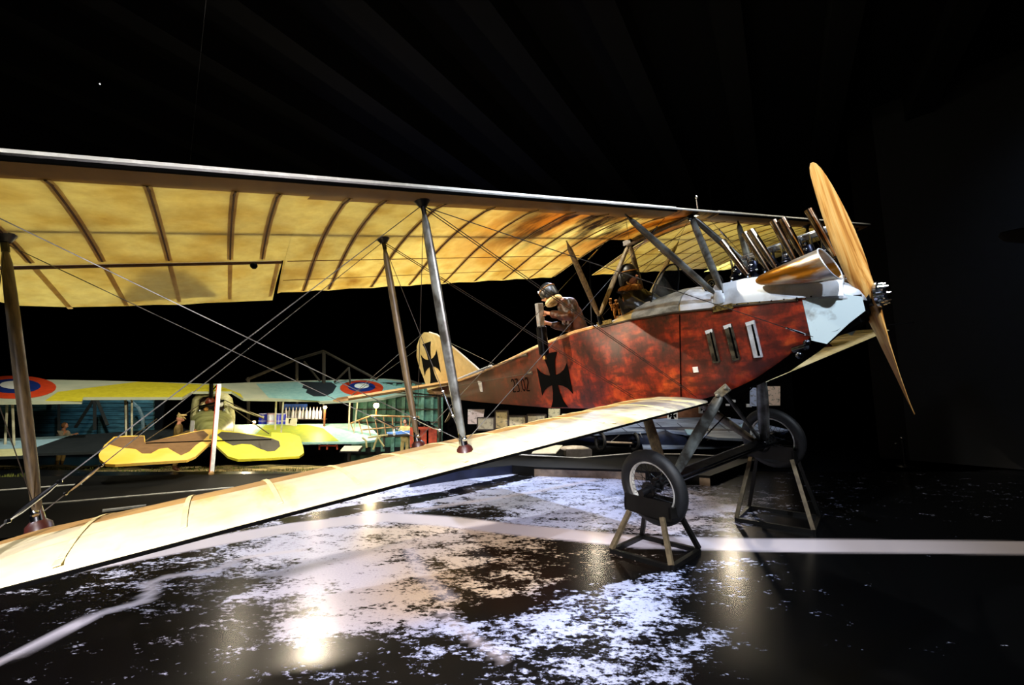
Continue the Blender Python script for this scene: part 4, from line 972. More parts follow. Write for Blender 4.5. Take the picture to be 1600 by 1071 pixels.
# pilot (aircraft coordinates)
PB = (-1.08, 0, -1.95)
pil = body_empty('person', 'seated airman in fur helmet and black leather coat facing forward in the front cockpit', 'person', PB)
PH = Vector(BY(982, 432, -.02))
J = dict(head=PH, neck=PH + Vector((.0, 0, -.18)), chest=PH + Vector((.03, 0, -.38)), waist=Vector((-1.06, 0, -1.12)), pelvis=Vector((-1.08, 0, -1.4)),
    shL=PH + Vector((.03, -.21, -.28)), shR=PH + Vector((.03, .21, -.28)), elL=Vector((-.90, -.24, -.84)), elR=Vector((-.90, .24, -.84)),
    wrL=Vector((-.74, -.1, -.98)), wrR=Vector((-.74, .1, -.98)), hipL=Vector((-1.05, -.12, -1.45)), hipR=Vector((-1.05, .12, -1.45)), knL=Vector((-.68, -.14, -1.4)), knR=Vector((-.68, .14, -1.4)),
    anL=Vector((-.5, -.12, -1.8)), anR=Vector((-.5, .12, -1.8)), toL=Vector((-.38, -.12, -1.84)), toR=Vector((-.38, .12, -1.84)), curlL=(0, 0, -1), curlR=(0, 0, -1))
figure(pil, J, 1., coat=m_black_leather, legs=m_black_leather, fat=1.3, boots=m_black_leather)
head(pil, PH, (.97, -.1, -.05), (0, 0, 1), .14, helmet=m_black_leather)
MB().torus(PH + Vector((-.02, 0, -.17)), (0, 0, 1), .11, .05, 20, 10).build('fur_collar', m_fur, pil, True)
mb = MB()
for k in range(46):
    q = rng.rand(3); p = PH + Vector((-.20 - .05 * q[0] + .0, -.16 + .32 * q[1], -.20 - .30 * q[2])); mb.tube([p, p + Vector((-.03, -.03 + .06 * q[0], -.08))], [.022, .004], 5)
tag(mb.build('fur_back', m_fur, pil, True), kind='stuff')

# ---------------------------------------------------------------- diorama in the background
class Pl:                        # a real plane in the hall: origin, lateral axis, forward axis
    def __init__(s, o, yaw, pitch, roll=0.):
        s.m = Matrix.Translation(o) @ Matrix.Rotation(R(yaw), 4, 'Z') @ Matrix.Rotation(R(pitch), 4, 'X') @ Matrix.Rotation(R(roll), 4, 'Y')
        s.n = s.m.to_3x3() @ Vector((0, 0, 1)); s.o = Vector(o)
    def hit(s, x, y):
        d = Vector(dirw(x, y)); c = Vector((0, 0, CAM_Z)); return c + d * ((s.o - c).dot(s.n) / d.dot(s.n))
def wm(o):
    m = o.matrix_basis.copy()
    while o.parent: o = o.parent; m = o.matrix_basis @ m
    return m
def slab(name, px_pts, pl, thick, mat, parent, lift=0., bevel=0., clampd=None):
    inv = wm(parent).inverted(); r = inv.to_3x3()
    P = [inv @ (pl.hit(*q) + pl.n * lift) for q in px_pts]
    return MB().prism(P, r @ (-pl.n * thick)).build(name, mat, parent, bevel=bevel)
def ov(name, px_pts, pl, mat, parent, lift=.004): return slab(name, px_pts, pl, .003, mat, parent, lift)
def eworld(name, label, cat, loc, yaw=0, group=None):
    e = empty(name, label, cat, loc, R(yaw), group); e.matrix_world = Matrix.Translation(Vector(loc)) @ Matrix.Rotation(R(yaw), 4, 'Z'); return e
def wtube(name, pts, r, mat, parent, n=6, smooth=True):
    inv = wm(parent).inverted(); return MB().tube([inv @ Vector(p) for p in pts], r, n).build(name, mat, parent, smooth)
def ell(cx, cy, rx, ry, n=28): return [(cx + rx * math.cos(2 * math.pi * k / n), cy + ry * math.sin(2 * math.pi * k / n)) for k in range(n)]

spot('camouflage_plane_spot', (-6.5, 5.5, 6.5), (-7.5, 11, 1.2), 1500, (1, .95, .8), 70, .5, .1)
spot('camouflage_wing_spot', (-2.5, 8.5, 6.0), (-3.6, 13.5, 1.2), 900, (.85, 1, .95), 60, .6, .1)
spot('workshop_spot', (-3.2, 10.5, 4.8), (-4.2, 15.5, .8), 520, (.9, 1, .95), 60, .6, .1)
spot('hangar_left_spot', (-12, 11.5, 4.5), (-13, 15.6, .9), 420, (.5, .8, 1), 60, .6, .1)
spot('monoplane_spot', (4.5, 8.3, 5.0), (3.6, 11.5, .5), 800, (.6, .75, 1), 60, .6, .1)
spot('platform_spot', (1.2, 6.2, 5.5), (1.6, 9.4, .1), 500, (1, .85, .75), 50, .6, .1)

# kerb platforms with light rails
def platform(label, pts, h, mat, z0=0.):
    P = [FL(x, y) for x, y in pts]; c = sum(P, Vector()) / len(P); c.z = z0
    e = eworld('platform', label, 'platform', c)
    MB().prism([Vector((p.x - c.x, p.y - c.y, 0)) for p in P], (0, 0, h)).build('platform_body', mat, e)
    return e
pa = platform('low black platform along the grass diorama behind the left wing', [(-500, 905), (-150, 868), (300, 812), (455, 793), (620, 760), (720, 748), (560, 741), (400, 745), (0, 750), (-500, 752)], .05, m_dark)
rails = M('pale_rail', 'c8c8c4', 'a0a09c', .4)
for a, b in (((-60, 771), (128, 757)), ((65, 788), (365, 762))):
    A, B = FL(*a, .09), FL(*b, .09); wtube('rail', [A, B], .012, rails, pa)
wtube('rail', [FL(160, 799, .08), FL(228, 791, .08)], .022, rails, pa)
pf = M('platform_face', '8a7868', '6a5c50', .6); pfd = M('platform_face_blue', '0c1430', '0a1024', .5)
pb = platform('low platform with brown lit front edge beyond the near wheel', [(640, 762), (735, 748), (800, 741), (835, 744), (985, 749), (1110, 760), (1170, 735), (1260, 716), (1100, 705), (760, 708)], .17, m_dark)
def face(a, b, h, mat, par, z0=0., out=.01):
    A, B = FL(*a), FL(*b); n = Vector(((B - A).y, -(B - A).x, 0)).normalized()
    if n.y > 0: n = -n
    inv = wm(par).inverted(); MB().prism([inv @ (A + n * .002 + Vector((0, 0, z0))), inv @ (B + n * .002 + Vector((0, 0, z0))), inv @ (B + n * .002 + Vector((0, 0, z0 + h))), inv @ (A + n * .002 + Vector((0, 0, z0 + h)))], n * out).build('edge_panel', mat, par)
face((640, 762), (735, 748), .165, pfd, pb); face((735, 748), (800, 741), .165, pfd, pb)
for a, b in (((835, 744), (895, 746)), ((895, 746), (985, 749)), ((985, 749), (1060, 755)), ((1060, 755), (1110, 760))): face(a, b, .13, pf, pb)
e = eworld('kerb_rail', 'pale thin rail running along the platform edge beyond the near wheel', 'rail', W(905, 716, 9.4))
for a, b in (((720, 706), (905, 716)), ((905, 716), (985, 709)), ((985, 709), (1060, 710)), ((1060, 710), (1130, 713)), ((1130, 713), (1165, 709))):
    wtube('rail_section', [W(*a, 9.6), W(*b, 9.6)], .012, rails, e)
# grass
gpts = [(x, y) for x, y in ((-700, 760), (0, 748), (120, 752), (200, 747), (330, 747), (380, 740), (520, 738), (560, 733), (640, 730))]
xs = np.linspace(-15, -1.2, 110); ys = np.linspace(8.2, 12.5, 50); mb = MB()
import mathutils.noise as mn
gz = lambda x, y: -.02 - .09 * (y - 8.4) + .05 * mn.noise(Vector((x * 1.4, y * 2.2, 0)))
for y in ys:
    for x in xs: mb.v.append((float(x), float(y), gz(x, y)))
mb.f = [(j * 110 + i, j * 110 + i + 1, (j + 1) * 110 + i + 1, (j + 1) * 110 + i) for j in range(49) for i in range(109)]
g = mb.build('ground_sand', M('sandy_earth', 'c8b070', '3c3414', .9, 0, 2.6, .40, .60, mapping=(.7, 2., 1), detail=8), None, True); struct(g)
mb = MB()
for k in range(9000):
    x = -14 + 12.4 * rng.rand(); y = 8.25 + 3.2 * rng.rand() ** 1.3
    if mn.noise(Vector((x * .9, y * 1.8, 3.))) < .02: continue
    z = gz(x, y); a = rng.rand() * 6.28; h = .03 + .05 * rng.rand(); dx, dy = math.cos(a) * .012, math.sin(a) * .012
    mb.add([(x - dx, y - dy, z - .01), (x + dx, y + dy, z - .01), (x + .03 * (rng.rand() - .5), y, z + h)], [(0, 1, 2)])
go = mb.build('grass', M('dry_green_grass', '6a7028', '3a4414', .9)); tag(go, 'short dry green grass tufts on the sand behind the left wing', 'grass', kind='stuff')

# camouflaged biplane seen from behind
YAW = 35
T0 = W(331, 690, 8.8)
cp = eworld('biplane', 'smaller camouflaged biplane with red-white-blue roundels seen from behind its yellow tail', 'airplane', Vector((T0.x, T0.y, -.03)), YAW)
y_yel = M('camo_yellow', 'd8cc34', 'c4b828', .5); y_ochre = M('camo_ochre', 'e2ae3c', 'e8c870', .5, 0, .8); y_brown = M('camo_brown', '7a5c3c', '6a4e32', .5); y_dark = M('camo_dark_olive', '3c382a', '302c22', .5)
y_teal = M('camo_pale_teal', '9cc4bc', '84b4b0', .5); y_grey = M('camo_grey_green', 'aab49c', 'c0c4a8', .5, 0, 1.5); y_char = M('camo_charcoal', '1a2226', '22282c', .6); y_green = M('camo_leaf_green', 'a8ac34', '8ea03c', .5)
r_red = M('roundel_red', 'd8461c', 'c43c1c', .5); r_blue = M('roundel_blue', '16307c', '122868', .5); r_white = M('roundel_white', 'f0f0e0', 'e4ecec', .5)
UP = Pl(W(331, 612, 12.0), YAW, 17); LP = Pl(W(331, 680, 12.0), YAW, 15); TP = Pl(T0, YAW, 18)
uw = slab('upper_wing', [(-110, 589), (0, 592), (160, 595), (331, 600), (480, 595), (600, 592), (625, 594), (642, 600), (652, 607), (640, 614), (600, 622), (560, 626), (500, 628), (497, 625), (380, 623), (362, 612), (300, 612), (285, 621), (130, 621), (128, 627), (-110, 629)], UP, .07, y_grey, cp)
ov('camouflage_patch', [(70, 627), (128, 627.5), (130, 621), (285, 621), (300, 612), (362, 612), (380, 623), (376, 616), (350, 606), (331, 602), (250, 598), (215, 597), (150, 605), (90, 613)], UP, y_yel, uw)
ov('camouflage_patch', [(468, 597), (518, 598), (526, 604), (520, 614), (508, 620), (490, 620), (478, 614), (480, 609), (472, 607), (474, 602)], UP, y_char, uw, .008)
ov('camouflage_patch', [(400, 600), (600, 593), (640, 600), (650, 607), (600, 621), (500, 627), (420, 622)], UP, y_teal, uw, .005)
for cx, cy, rx, ry in ((22, 604, 66, 18), (565, 605, 34, 12)):
    ov('roundel_red_ring', [q for q in ell(cx, cy + 2, rx, ry)], UP, r_red, uw, .012); ov('roundel_blue_ring', ell(cx, cy + .5, rx * .63, ry * .62), UP, r_blue, uw, .017); ov('roundel_white_disc', ell(cx, cy - 1, rx * .34, ry * .34), UP, r_white, uw, .022)
lr = slab('lower_wing', [(350, 664), (460, 663), (560, 662), (578, 666), (592, 681), (586, 688), (560, 691), (470, 692), (352, 688)], LP, .06, y_teal, cp)
ov('camouflage_patch', [(352, 665), (412, 664.5), (385, 690), (352, 687)], LP, y_grey, lr)
ov('camouflage_patch', [(388, 690), (414, 665), (480, 664.5), (505, 670), (530, 690), (470, 691.5)], LP, y_green, lr, .007)
ll = slab('lower_wing', [(-110, 690), (110, 681), (240, 672), (300, 668), (305, 690), (200, 700), (150, 706), (55, 709), (36, 713), (-110, 718)], LP, .06, y_char, cp)
ov('camouflage_patch', [(-110, 691), (108, 681.5), (52, 701), (-110, 706)], LP, M('camo_pale_blue', 'a8ccd8', '98bccc', .5), ll)
ov('camouflage_patch', [(-110, 706), (38, 701), (40, 708), (34, 712.5), (-110, 717.5)], LP, M('camo_cream', 'dcdca8', 'd0d098', .5), ll)
tl = slab('tailplane', [(156, 718), (154, 711), (163, 696), (178, 683), (196, 681), (226, 681), (227, 692), (300, 675), (322, 671), (331, 671), (331, 690), (322, 698), (306, 713), (292, 719), (180, 726), (165, 725)], TP, .05, y_ochre, cp)
ov('camouflage_patch', [(168, 694), (180, 684), (225, 682), (226, 692), (300, 676.5), (318, 673.5), (326, 680), (318, 688), (306, 696), (296, 706), (283, 712), (272, 706), (262, 700), (248, 702), (236, 709), (222, 709), (212, 702), (190, 700)], TP, y_brown, tl)
trr = slab('tailplane', [(331, 671), (345, 672), (424, 683), (424, 676), (452, 677), (468, 682), (474, 700), (475, 708), (468, 713), (420, 716), (372, 718), (356, 713), (340, 698), (331, 690)], TP, .05, y_yel, cp)
ov('camouflage_patch', [(339, 680), (346, 675), (372, 677), (423, 685), (436, 690), (438, 698), (430, 705), (418, 706), (404, 701), (392, 695), (378, 694), (364, 697), (352, 691)], TP, y_dark, trr)
for a, b, par in (((228, 694), (330, 690), tl), ((332, 690), (424, 688), trr)):
    inv = wm(cp).inverted(); A, B = inv @ (TP.hit(*a) + TP.n * .012), inv @ (TP.hit(*b) + TP.n * .012); MB().tube([A, B], .01, 6).build('elevator_hinge', m_blackp, par)
inv = wm(cp).inverted()
def L(x, y, D): return inv @ W(x, y, D)
# fuselage: from tail post to the engine
F0, F1 = L(331, 690, 8.9), L(331, 668, 12.4); rg = []
for t, w, h in ((0, .05, .1), (.15, .12, .16), (.4, .26, .28), (.62, .38, .38), (.8, .48, .45), (1, .52, .5)):
    c = F0.lerp(F1, t); rg.append([Vector((c.x + w * math.copysign(abs(math.cos(a)) ** .7, math.cos(a)), c.y, c.z + h * math.copysign(abs(math.sin(a)) ** .8, math.sin(a)))) for a in [2 * math.pi * k / 20 for k in range(20)]])
MB().loft(rg).build('fuselage', M('olive_fuselage', 'b0b070', '6c6c34', .5, 0, 1.5), cp, True)
A = [L(x, y, 12.2) for x, y in ((304, 690), (303, 650), (306, 625), (315, 616), (331, 613), (346, 616), (356, 625), (360, 650), (358, 690))]
MB().tube(A, .09, 10, flat=1.3).build('cockpit_arch', M('arch_pale', 'd8d4a0', 'b0a870', .5), cp, True)
MB().prism([L(*q, 12.35) for q in ((306, 690), (304, 640), (312, 620), (331, 615), (350, 620), (358, 640), (356, 690))], (0, .1, 0)).build('cockpit_bulkhead', M('cockpit_dark', '2c1408', '100804', .6), cp)
for x, y, r, m in ((328, 628, .12, M('red_leather', '8a3414', '5c200c', .5, 0, 8)), (318, 632, .07, m_scarf), (344, 632, .08, m_white_edge), (322, 640, .06, m_fur), (336, 640, .07, m_gun), (350, 642, .05, m_chrome), (312, 642, .05, m_chrome), (330, 608, .06, m_white_edge)):
    MB().ball(L(x, y, 12.0), r, 10, 8).build('cockpit_fitting', m, cp, True)
MB().tube([L(312, 636, 11.9), L(350, 626, 11.9)], .03, 8).tube([L(330, 612, 12), L(345, 596, 12)], .02, 6).tube([L(330, 600, 11.9), L(330, 622, 11.9)], .05, 8).build('gun_mount', m_gun, cp, True)
hoop = [L(320, 690, 11.2)] + [L(331 + 14 * math.cos(a), 672 - 20 * math.sin(a), 11.2) for a in [math.pi * (1 - k / 8) for k in range(9)]]
MB().tube(hoop, .03, 6).build('turtledeck_hoop', M('hoop_tan', '9c8c4c', '7c6c34', .5), cp, True)
# rudder and tail post, edge on
rb = MB(); P = [(-.03, 0, .0), (-.03, 0, 1.7), (-.03, .5, 1.75), (-.03, .9, 1.2), (-.03, 1.0, .7), (-.03, .5, .35)]
RB = inv @ W(330, 742, 8.55); P = [RB + Vector((-.025, y * .8, z)) for _, y, z in P]
ru2 = MB().prism(P, (.07, 0, 0)).build('rudder', M('rudder_white', 'e8ecf0', 'c8ccd4', .5), cp, bevel=.01)
MB().tube([RB + Vector((-.03, -.02, 0)), RB + Vector((-.03, -.02, 1.72))], .008, 6).build('rudder_red_edge', M('rudder_red', 'a83c24', '8a3020', .5), ru2)
MB().ball(RB + Vector((0, 0, .02)), .05, 8, 6).build('tail_skid_shoe', M('skid', 'c8a070', '8a6a40', .6), cp)
def pstrut(x0, y0, x1, y1, r=.022, m=None):
    a = inv @ UP.hit(x0, y0); b = inv @ LP.hit(x1, y1); MB().tube([a, b], r, 8, flat=.6).build('interplane_strut', m or M('pale_strut', 'd0ccb0', 'a8a488', .5), cp, True)
for q in ((19, 622, 22, 697), (12, 610, 8, 695), (196, 610, 197, 682), (206, 615, 206, 684), (432, 612, 430, 672), (443, 622, 439, 682), (547, 612, 545, 672), (559, 621, 553, 678)): pstrut(*q)
for q in ((352, 626, 412, 655, 11.9, 10.5), (360, 636, 420, 678, 11.9, 9.), (226, 690, 328, 622, 9., 12), (245, 655, 200, 688, 11, 9.5)):
    MB().tube([L(q[0], q[1], q[4]), L(q[2], q[3], q[5])], .012, 5).build('control_wire', m_strut_tan, cp)
for q in ((352, 632, 412, 653),): MB().tube([L(q[0], q[1], 11.9), L(q[2], q[3], 12.3)], .03, 6).build('gun_barrel', M('barrel_pale', 'd8d0a8', 'a89c70', .5), cp, True)

# standing figures (about three quarter size mannequins)
def standing(label, loc, yaw, s, top, bottom, pose, cap=None, hair=None, boots=None, fwd=(0, 1, 0)):
    e = eworld('person', label, 'person', loc, yaw); k = s / 1.75
    J = dict(head=(0, .02, 1.62), neck=(0, 0, 1.46), chest=(0, 0, 1.28), waist=(0, .01, 1.06), pelvis=(0, 0, .92), shL=(-.19, 0, 1.38), shR=(.19, 0, 1.38), hipL=(-.09, 0, .9), hipR=(.09, 0, .9), knL=(-.11, .03, .5), knR=(.11, .03, .5), anL=(-.11, -.01, .09), anR=(.11, -.01, .09), toL=(-.12, .14, .04), toR=(.12, .14, .04),
        elL=(-.27, .05, 1.12), elR=(.27, .05, 1.12), wrL=(-.2, .28, 1.12), wrR=(.2, .28, 1.12), curlL=(.6, 0, -.6), curlR=(-.6, 0, -.6)); J.update(pose)
    J = {a: Vector(b) * k for a, b in J.items()}; J['curlL'] /= k; J['curlR'] /= k
    figure(e, J, k, coat=top, legs=bottom, fat=1.05, boots=boots or m_leather)
    head(e, J['head'], J.get('face', Vector((0, 1, -.15))), (0, 0, 1), .11 * k, hair=hair, cap=cap)
    return e
gzz = lambda p: gz(p.x, p.y)
p = W(276, 700, 10.3); off = standing('uniformed man in peaked cap reading a white sheet behind the brown tailplane', (p.x, p.y, gzz(p)), -60, 1.30, m_khaki, m_khaki, dict(wrL=(-.1, .36, 1.22), wrR=(.14, .36, 1.22), face=(0, 1, -.35)), cap=M('cap_pale', 'c8b070', 'a08850', .7))
pp = eworld('paper_sheet', 'white sheet of paper held by the uniformed man in the cap', 'paper', tuple(W(298, 676, 10.25)), -35)
MB().box((0, .02, .13), (.22, .004, .28)).build('sheet', m_paper, pp)
p = W(97, 690, 12.6); standing('bareheaded man in pale shirt standing beyond the charcoal lower wing at far left', (p.x, p.y, -.5), -80, 1.3, M('shirt_grey', 'a8a090', '88806c', .8), m_khaki, dict(wrR=(.12, .42, 1.3), elR=(.26, .2, 1.2), face=(0, 1, -.1)), hair=M('brown_hair', '8a5c2c', '5c3814', .8))
p = W(633, 690, 13.5); standing('mechanic in pale yellow overalls standing at the workbench', (p.x, p.y, -.42), 170, 1.28, M('overall_yellow', 'e0d088', 'c8b468', .8), M('overall_yellow', 'e0d088', 'c8b468', .8), dict(face=(.1, 1, -.3)), hair=m_hair)

# far hangar walls: planks, panels, posts, trusses (structure with single pieces)
teal = M('weathered_teal_plank', '4c7c84', '2c4a50', .8, 0, 5, mapping=(.4, 1, 3)); teal2 = M('teal_panel', '4a7c6c', '2a4a40', .8, 0, 3); teal3 = M('teal_batten', '5a8478', '3c6458', .7); beam = M('old_beam', '302818', '1c170e', .8, 0, 4, mapping=(1, 1, .3))
def pbox(name, x0, y0, x1, y1, D, t, mat, parent=None, kind=True):
    a, b = W(x0, y0, D), W(x1, y1, D); c = (a + b) / 2; d = (abs(b.x - a.x), t, abs(b.z - a.z)); inv = wm(parent).inverted() if parent else Matrix()
    o = MB().box(inv @ c, d).build(name, mat, parent)
    return o
hl = pbox('wall_left', -60, 615, 250, 712, 15.4, .05, m_dark); struct(hl)
for k in range(14): pbox('plank', -55 if k % 2 else -58, 618 + k * 6.4, 240, 618 + k * 6.4 + 5.7, 15.35, .04 + .02 * (k % 3), teal, hl)
hr = pbox('wall_back', 545, 598, 692, 712, 15.9, .05, m_dark); struct(hr)
for i in range(9):
    for j in range(5): pbox('panel', 556 + i * 15 + 1.2, 600 + j * 20 + 1.2, 556 + i * 15 + 13.8, 600 + j * 20 + 18.8, 15.85, .03, teal2, hr)
for i in range(10): pbox('batten', 555 + i * 15 - .9, 599, 555 + i * 15 + .9, 706, 15.78, .06, teal3, hr)
for j in range(1, 5): pbox('rail_batten', 556, 600 + j * 20 - .8, 690, 600 + j * 20 + .8, 15.74, .05, beam, hr)
hb = eworld('hangar_frame', 'old timber hangar trusses and posts above the camouflaged wing', 'truss', W(490, 660, 14.8))
for a, b, r in (((385, 594), (462, 562), .05), ((462, 562), (506, 549), .05), ((506, 549), (590, 594), .04), ((506, 550), (506, 600), .06), ((464, 565), (464, 660), .05), ((545, 575), (522, 598), .035), ((545, 574), (547, 600), .035), ((475, 565), (500, 596), .035), ((388, 590), (388, 665), .06), ((686, 612), (688, 700), .06), ((640, 595), (686, 612), .04)):
    wtube('timber', [W(*a, 14.6), W(*b, 14.6)], r, beam, hb, 4, False)
hc = eworld('hangar_frame', 'dark timber props and pale arch frame before the teal planks at far left', 'truss', W(150, 690, 14.6))
for a, b, r in (((118, 668), (148, 622), .06), ((148, 622), (148, 672), .06), ((150, 622), (168, 665), .06), ((197, 622), (198, 690), .07), ((92, 622), (92, 690), .05)): wtube('timber', [W(*a, 14.6), W(*b, 14.6)], r, beam, hc, 4, False)
wtube('arch_rib', [W(x, y, 14.5) for x, y in ((190, 622), (205, 627), (217, 638), (223, 652), (224, 672))], .05, M('arch_grey', '8a9c98', '5c6c6c', .7), hc)

# stores stand: blue drums, bottles, sign
sh = eworld('shelf', 'dark shelf unit under the right camouflaged wing holding pale bottles', 'shelf', W(470, 668, 14.2))
inv = wm(sh).inverted()
for y in (655.5, 667): MB().box(inv @ W(472, y, 14.2), (1.5, .3, .03)).build('shelf_board', beam, sh)
for x in (438, 506): MB().bar(inv @ W(x, 628, 14.2), inv @ W(x, 690, 14.2), .05, .05).build('post', beam, sh)
MB().box(inv @ W(462, 636, 14.35), (.75, .02, .18)).build('blue_awning', M('awning_blue', '2c58b8', '1c3c8c', .6), sh)
btl = eworld('bottle', 'pale glass bottle standing in a row on the dark shelf', 'bottle', W(446, 655, 14.15), group='bottles on the dark shelf')
MB().tube([(0, 0, 0), (0, 0, .24), (0, 0, .30), (0, 0, .36)], [.045, .045, .018, .016], 10).build('bottle_body', M('bottle_pale', 'd8d4e0', 'b0a8b8', .3), btl, True)
MB().tube([(0, 0, .36), (0, 0, .39)], .02, 8).build('cork', m_strut_tan, btl)
for k in range(1, 11):
    c = copy_tree(btl); c.location = W(446 + k * 5.4, 655, 14.15 + .04 * (k % 2))
for k, (x, lab) in enumerate(((411, 'blue steel drum with white band, leftmost of the three drums'), (424, 'blue and white steel drum in the middle of the three'), (438, 'blue steel drum beside the shelf post, rightmost of three'))):
    d = eworld('drum', lab, 'drum', W(x, 670, 13.9)); h = .48
    MB().tube([(0, 0, 0), (0, 0, h)], .14, 18).build('drum_body', M('drum_blue', '2030c0', '18249c', .4) if k != 1 else M('drum_white', 'c8d0e8', 'a0a8c8', .4), d, True)
    for z in (.02, .24, .46): MB().torus((0, 0, z), (0, 0, 1), .142, .01, 20, 6).build('hoop', m_white_edge if k != 1 else M('hoop_red', 'b82c20', '9c2018', .5), d, True)
sg = eworld('sign_board', 'white square sign with a black mark below the bottle shelf', 'sign', W(455, 668, 13.6)); inv = wm(sg).inverted()
MB().box(inv @ W(455, 660, 13.6), (.34, .02, .24)).build('board', m_paper, sg); MB().box(inv @ W(452, 659, 13.58), (.03, .01, .12)).box(inv @ W(453, 656, 13.58), (.06, .01, .04)).build('black_mark', m_blackp, sg)
for x, y, D, r, e_, lab in ((508, 637, 14, .055, 60, 'small glowing lantern on a post right of the bottle shelf'), (588, 634, 14.3, .09, 90, 'brightest glowing bulb under the right camouflaged wing tip'), (397, 660, 13.2, .045, 40, 'small glowing bulb low beside the blue drums')):
    b = eworld('lamp', lab, 'lamp', W(x, y, D))
    MB().ball((0, 0, 0), r, 12, 8).build('bulb', M('bulb_glow', 'ffe8c0', 'ffe0b0', emit=14), b, True)
    MB().tube([(0, 0, -r), (0, 0, -r - (.8 if x == 508 else .2))], .03, 8).build('lamp_post', M('lamp_post_copper', '8a4c20', '5c3014', .5), b)
    MB().tube([(0, 0, r * .8), (0, 0, r * 1.3)], [r * 1.6, r * .4], 12).build('lamp_cap', m_black, b)
    pl = bpy.data.lights.new('bulb_light', 'POINT'); pl.energy = e_; pl.color = (1, .8, .5); pl.shadow_soft_size = r; po = bpy.data.objects.new('bulb_light', pl); col.objects.link(po); po.location = W(x, y, D) + Vector((0, -.25, 0))

# workshop: bare wing frame on the bench, bench, trestle, crate, model aeroplane
wood = M('pale_timber', 'b08858', '7c5430', .6)
wf = eworld('wing_frame', 'bare wooden wing skeleton leaning behind the workbench', 'wing frame', W(600, 690, 14)); 
P0, P1, Q0, Q1 = W(548, 662, 14), W(655, 652, 14), W(556, 684, 13.8), W(650, 680, 13.8); Mx = W(580, 650, 14)
wtube('spar', [P0, Mx, P1], .03, wood, wf, 4, False); wtube('spar', [Q0, Q1], .03, wood, wf, 4, False)
for k in range(9): t = k / 8; a = (P0.lerp(Mx, t * 3) if t < .33 else Mx.lerp(P1, (t - .33) / .67)); wtube('rib', [a, Q0.lerp(Q1, t)], .018, wood, wf, 4, False)
wtube('spar', [W(566, 672, 13.9), W(640, 666, 13.9)], .022, wood, wf, 4, False)
bn = eworld('workbench', 'dark workbench with thin legs before the mechanic', 'workbench', W(622, 700, 13.2)); inv = wm(bn).inverted()
MB().box(inv @ W(622, 680, 13.2), (1.0, .4, .04)).build('bench_top', beam, bn)
for x in (600, 644):
    for D in (13.05, 13.35): MB().bar(inv @ W(x, 681, D), inv @ W(x, 702, D), .05, .05).build('leg', beam, bn)
mp = eworld('model_aeroplane', 'small white and blue model aeroplane lying on the workbench', 'model', W(623, 677, 13.1)); inv = wm(mp).inverted()
MB().prism([inv @ W(604, 677, 13.1), inv @ W(642, 674.5, 13.1), inv @ W(643, 677, 13.0), inv @ W(622, 679.5, 13.0), inv @ W(605, 678.5, 13.0)], (0, 0, .03)).build('model_wing', M('model_blue', '7cace8', '4878c8', .4), mp)
MB().tube([inv @ W(616, 679, 12.9), inv @ W(616, 671, 13.3)], [.04, .015], 8).build('model_fuselage', m_white_edge, mp, True); MB().prism([inv @ W(614, 677, 13.2), inv @ W(617, 677, 13.2), inv @ W(616.5, 671, 13.2)], (0, .02, 0)).build('model_fin', m_white_edge, mp)
ts = eworld('trestle', 'pale folding trestle right of the teal lower wing tip', 'trestle', W(592, 704, 12.6))
for a, b in (((590, 683), (583, 703)), ((590, 683), (600, 698)), ((596, 680), (592, 686)), ((575, 684), (606, 680)), ((572, 690), (573, 700)), ((573, 690), (566, 684))): wtube('trestle_bar', [W(*a, 12.6), W(*b, 12.6)], .025, M('trestle_pale', 'd0c48c', 'a89c68', .6), ts, 4, False)
cr = eworld('engine_crate', 'orange-red open wooden engine crate behind the rear strut foot', 'crate', W(664, 698, 12.9)); inv = wm(cr).inverted(); orange = M('orange_crate', 'c4481c', '8c2c10', .6)
for x in (649, 662, 675): MB().bar(inv @ W(x, 668, 12.9), inv @ W(x, 699, 12.9), .09, .3).build('upright', orange, cr)
for y in (669, 697): MB().bar(inv @ W(648, y, 12.9), inv @ W(676, y, 12.9), .3, .07).build('cross_bar', orange, cr)
MB().ball(inv @ W(656, 664, 12.9), .12, 10, 8).ball(inv @ W(668, 663, 12.9), .1, 10, 8).build('engine_top', m_gun, cr, True)
rb_ = eworld('stool', 'low red slatted bench under the leaf-green lower wing', 'bench', W(515, 702, 13)); inv = wm(rb_).inverted()
for x in (500, 512, 526): MB().bar(inv @ W(x, 690, 13), inv @ W(x + (1 if x > 520 else -1), 703, 13), .04, .04).build('leg', orange, rb_)
for y in (692, 697): MB().bar(inv @ W(498, y, 13), inv @ W(528, y, 13), .04, .03).build('slat', orange, rb_)
for (x0, y0, x1, y1, dx, D, lab) in ((532, 704, 560, 697, 6, 10.6, 'slanted cream information panel below the teal lower wing'), (831, 708, 868, 696, 11, 9.9, 'slanted white information panel on the platform beyond the lower wing')):
    e = eworld('information_panel', lab, 'panel', W((x0 + x1) / 2, y0 + 10, D)); inv = wm(e).inverted()
    pn = MB().prism([inv @ W(x0, y0, D), inv @ W(x1, y0, D), inv @ W(x1 + dx, y1, D + .35), inv @ W(x0 + dx, y1, D + .35)], (0, 0, -.03)).build('panel_board', M('panel_cream', 'f0ead0', 'e4dcc0', .5), e)
    MB().prism([inv @ W(x0 - 2, y0 + 1.6, D - .01), inv @ W(x1 + 1, y0 + 1.6, D - .01), inv @ W(x1 + dx + 2, y1 + 1, D + .35), inv @ W(x0 + dx - 1, y1 + 1, D + .35)], (0, 0, -.03)).build('panel_frame', m_black, e)
    MB().bar(inv @ W((x0 + x1) / 2, y0, D + .1), inv @ Vector((W((x0 + x1) / 2, y0, D + .1).x, W(0, 0, D + .1).y, .0)), .08, .05).build('pedestal', m_black, e)
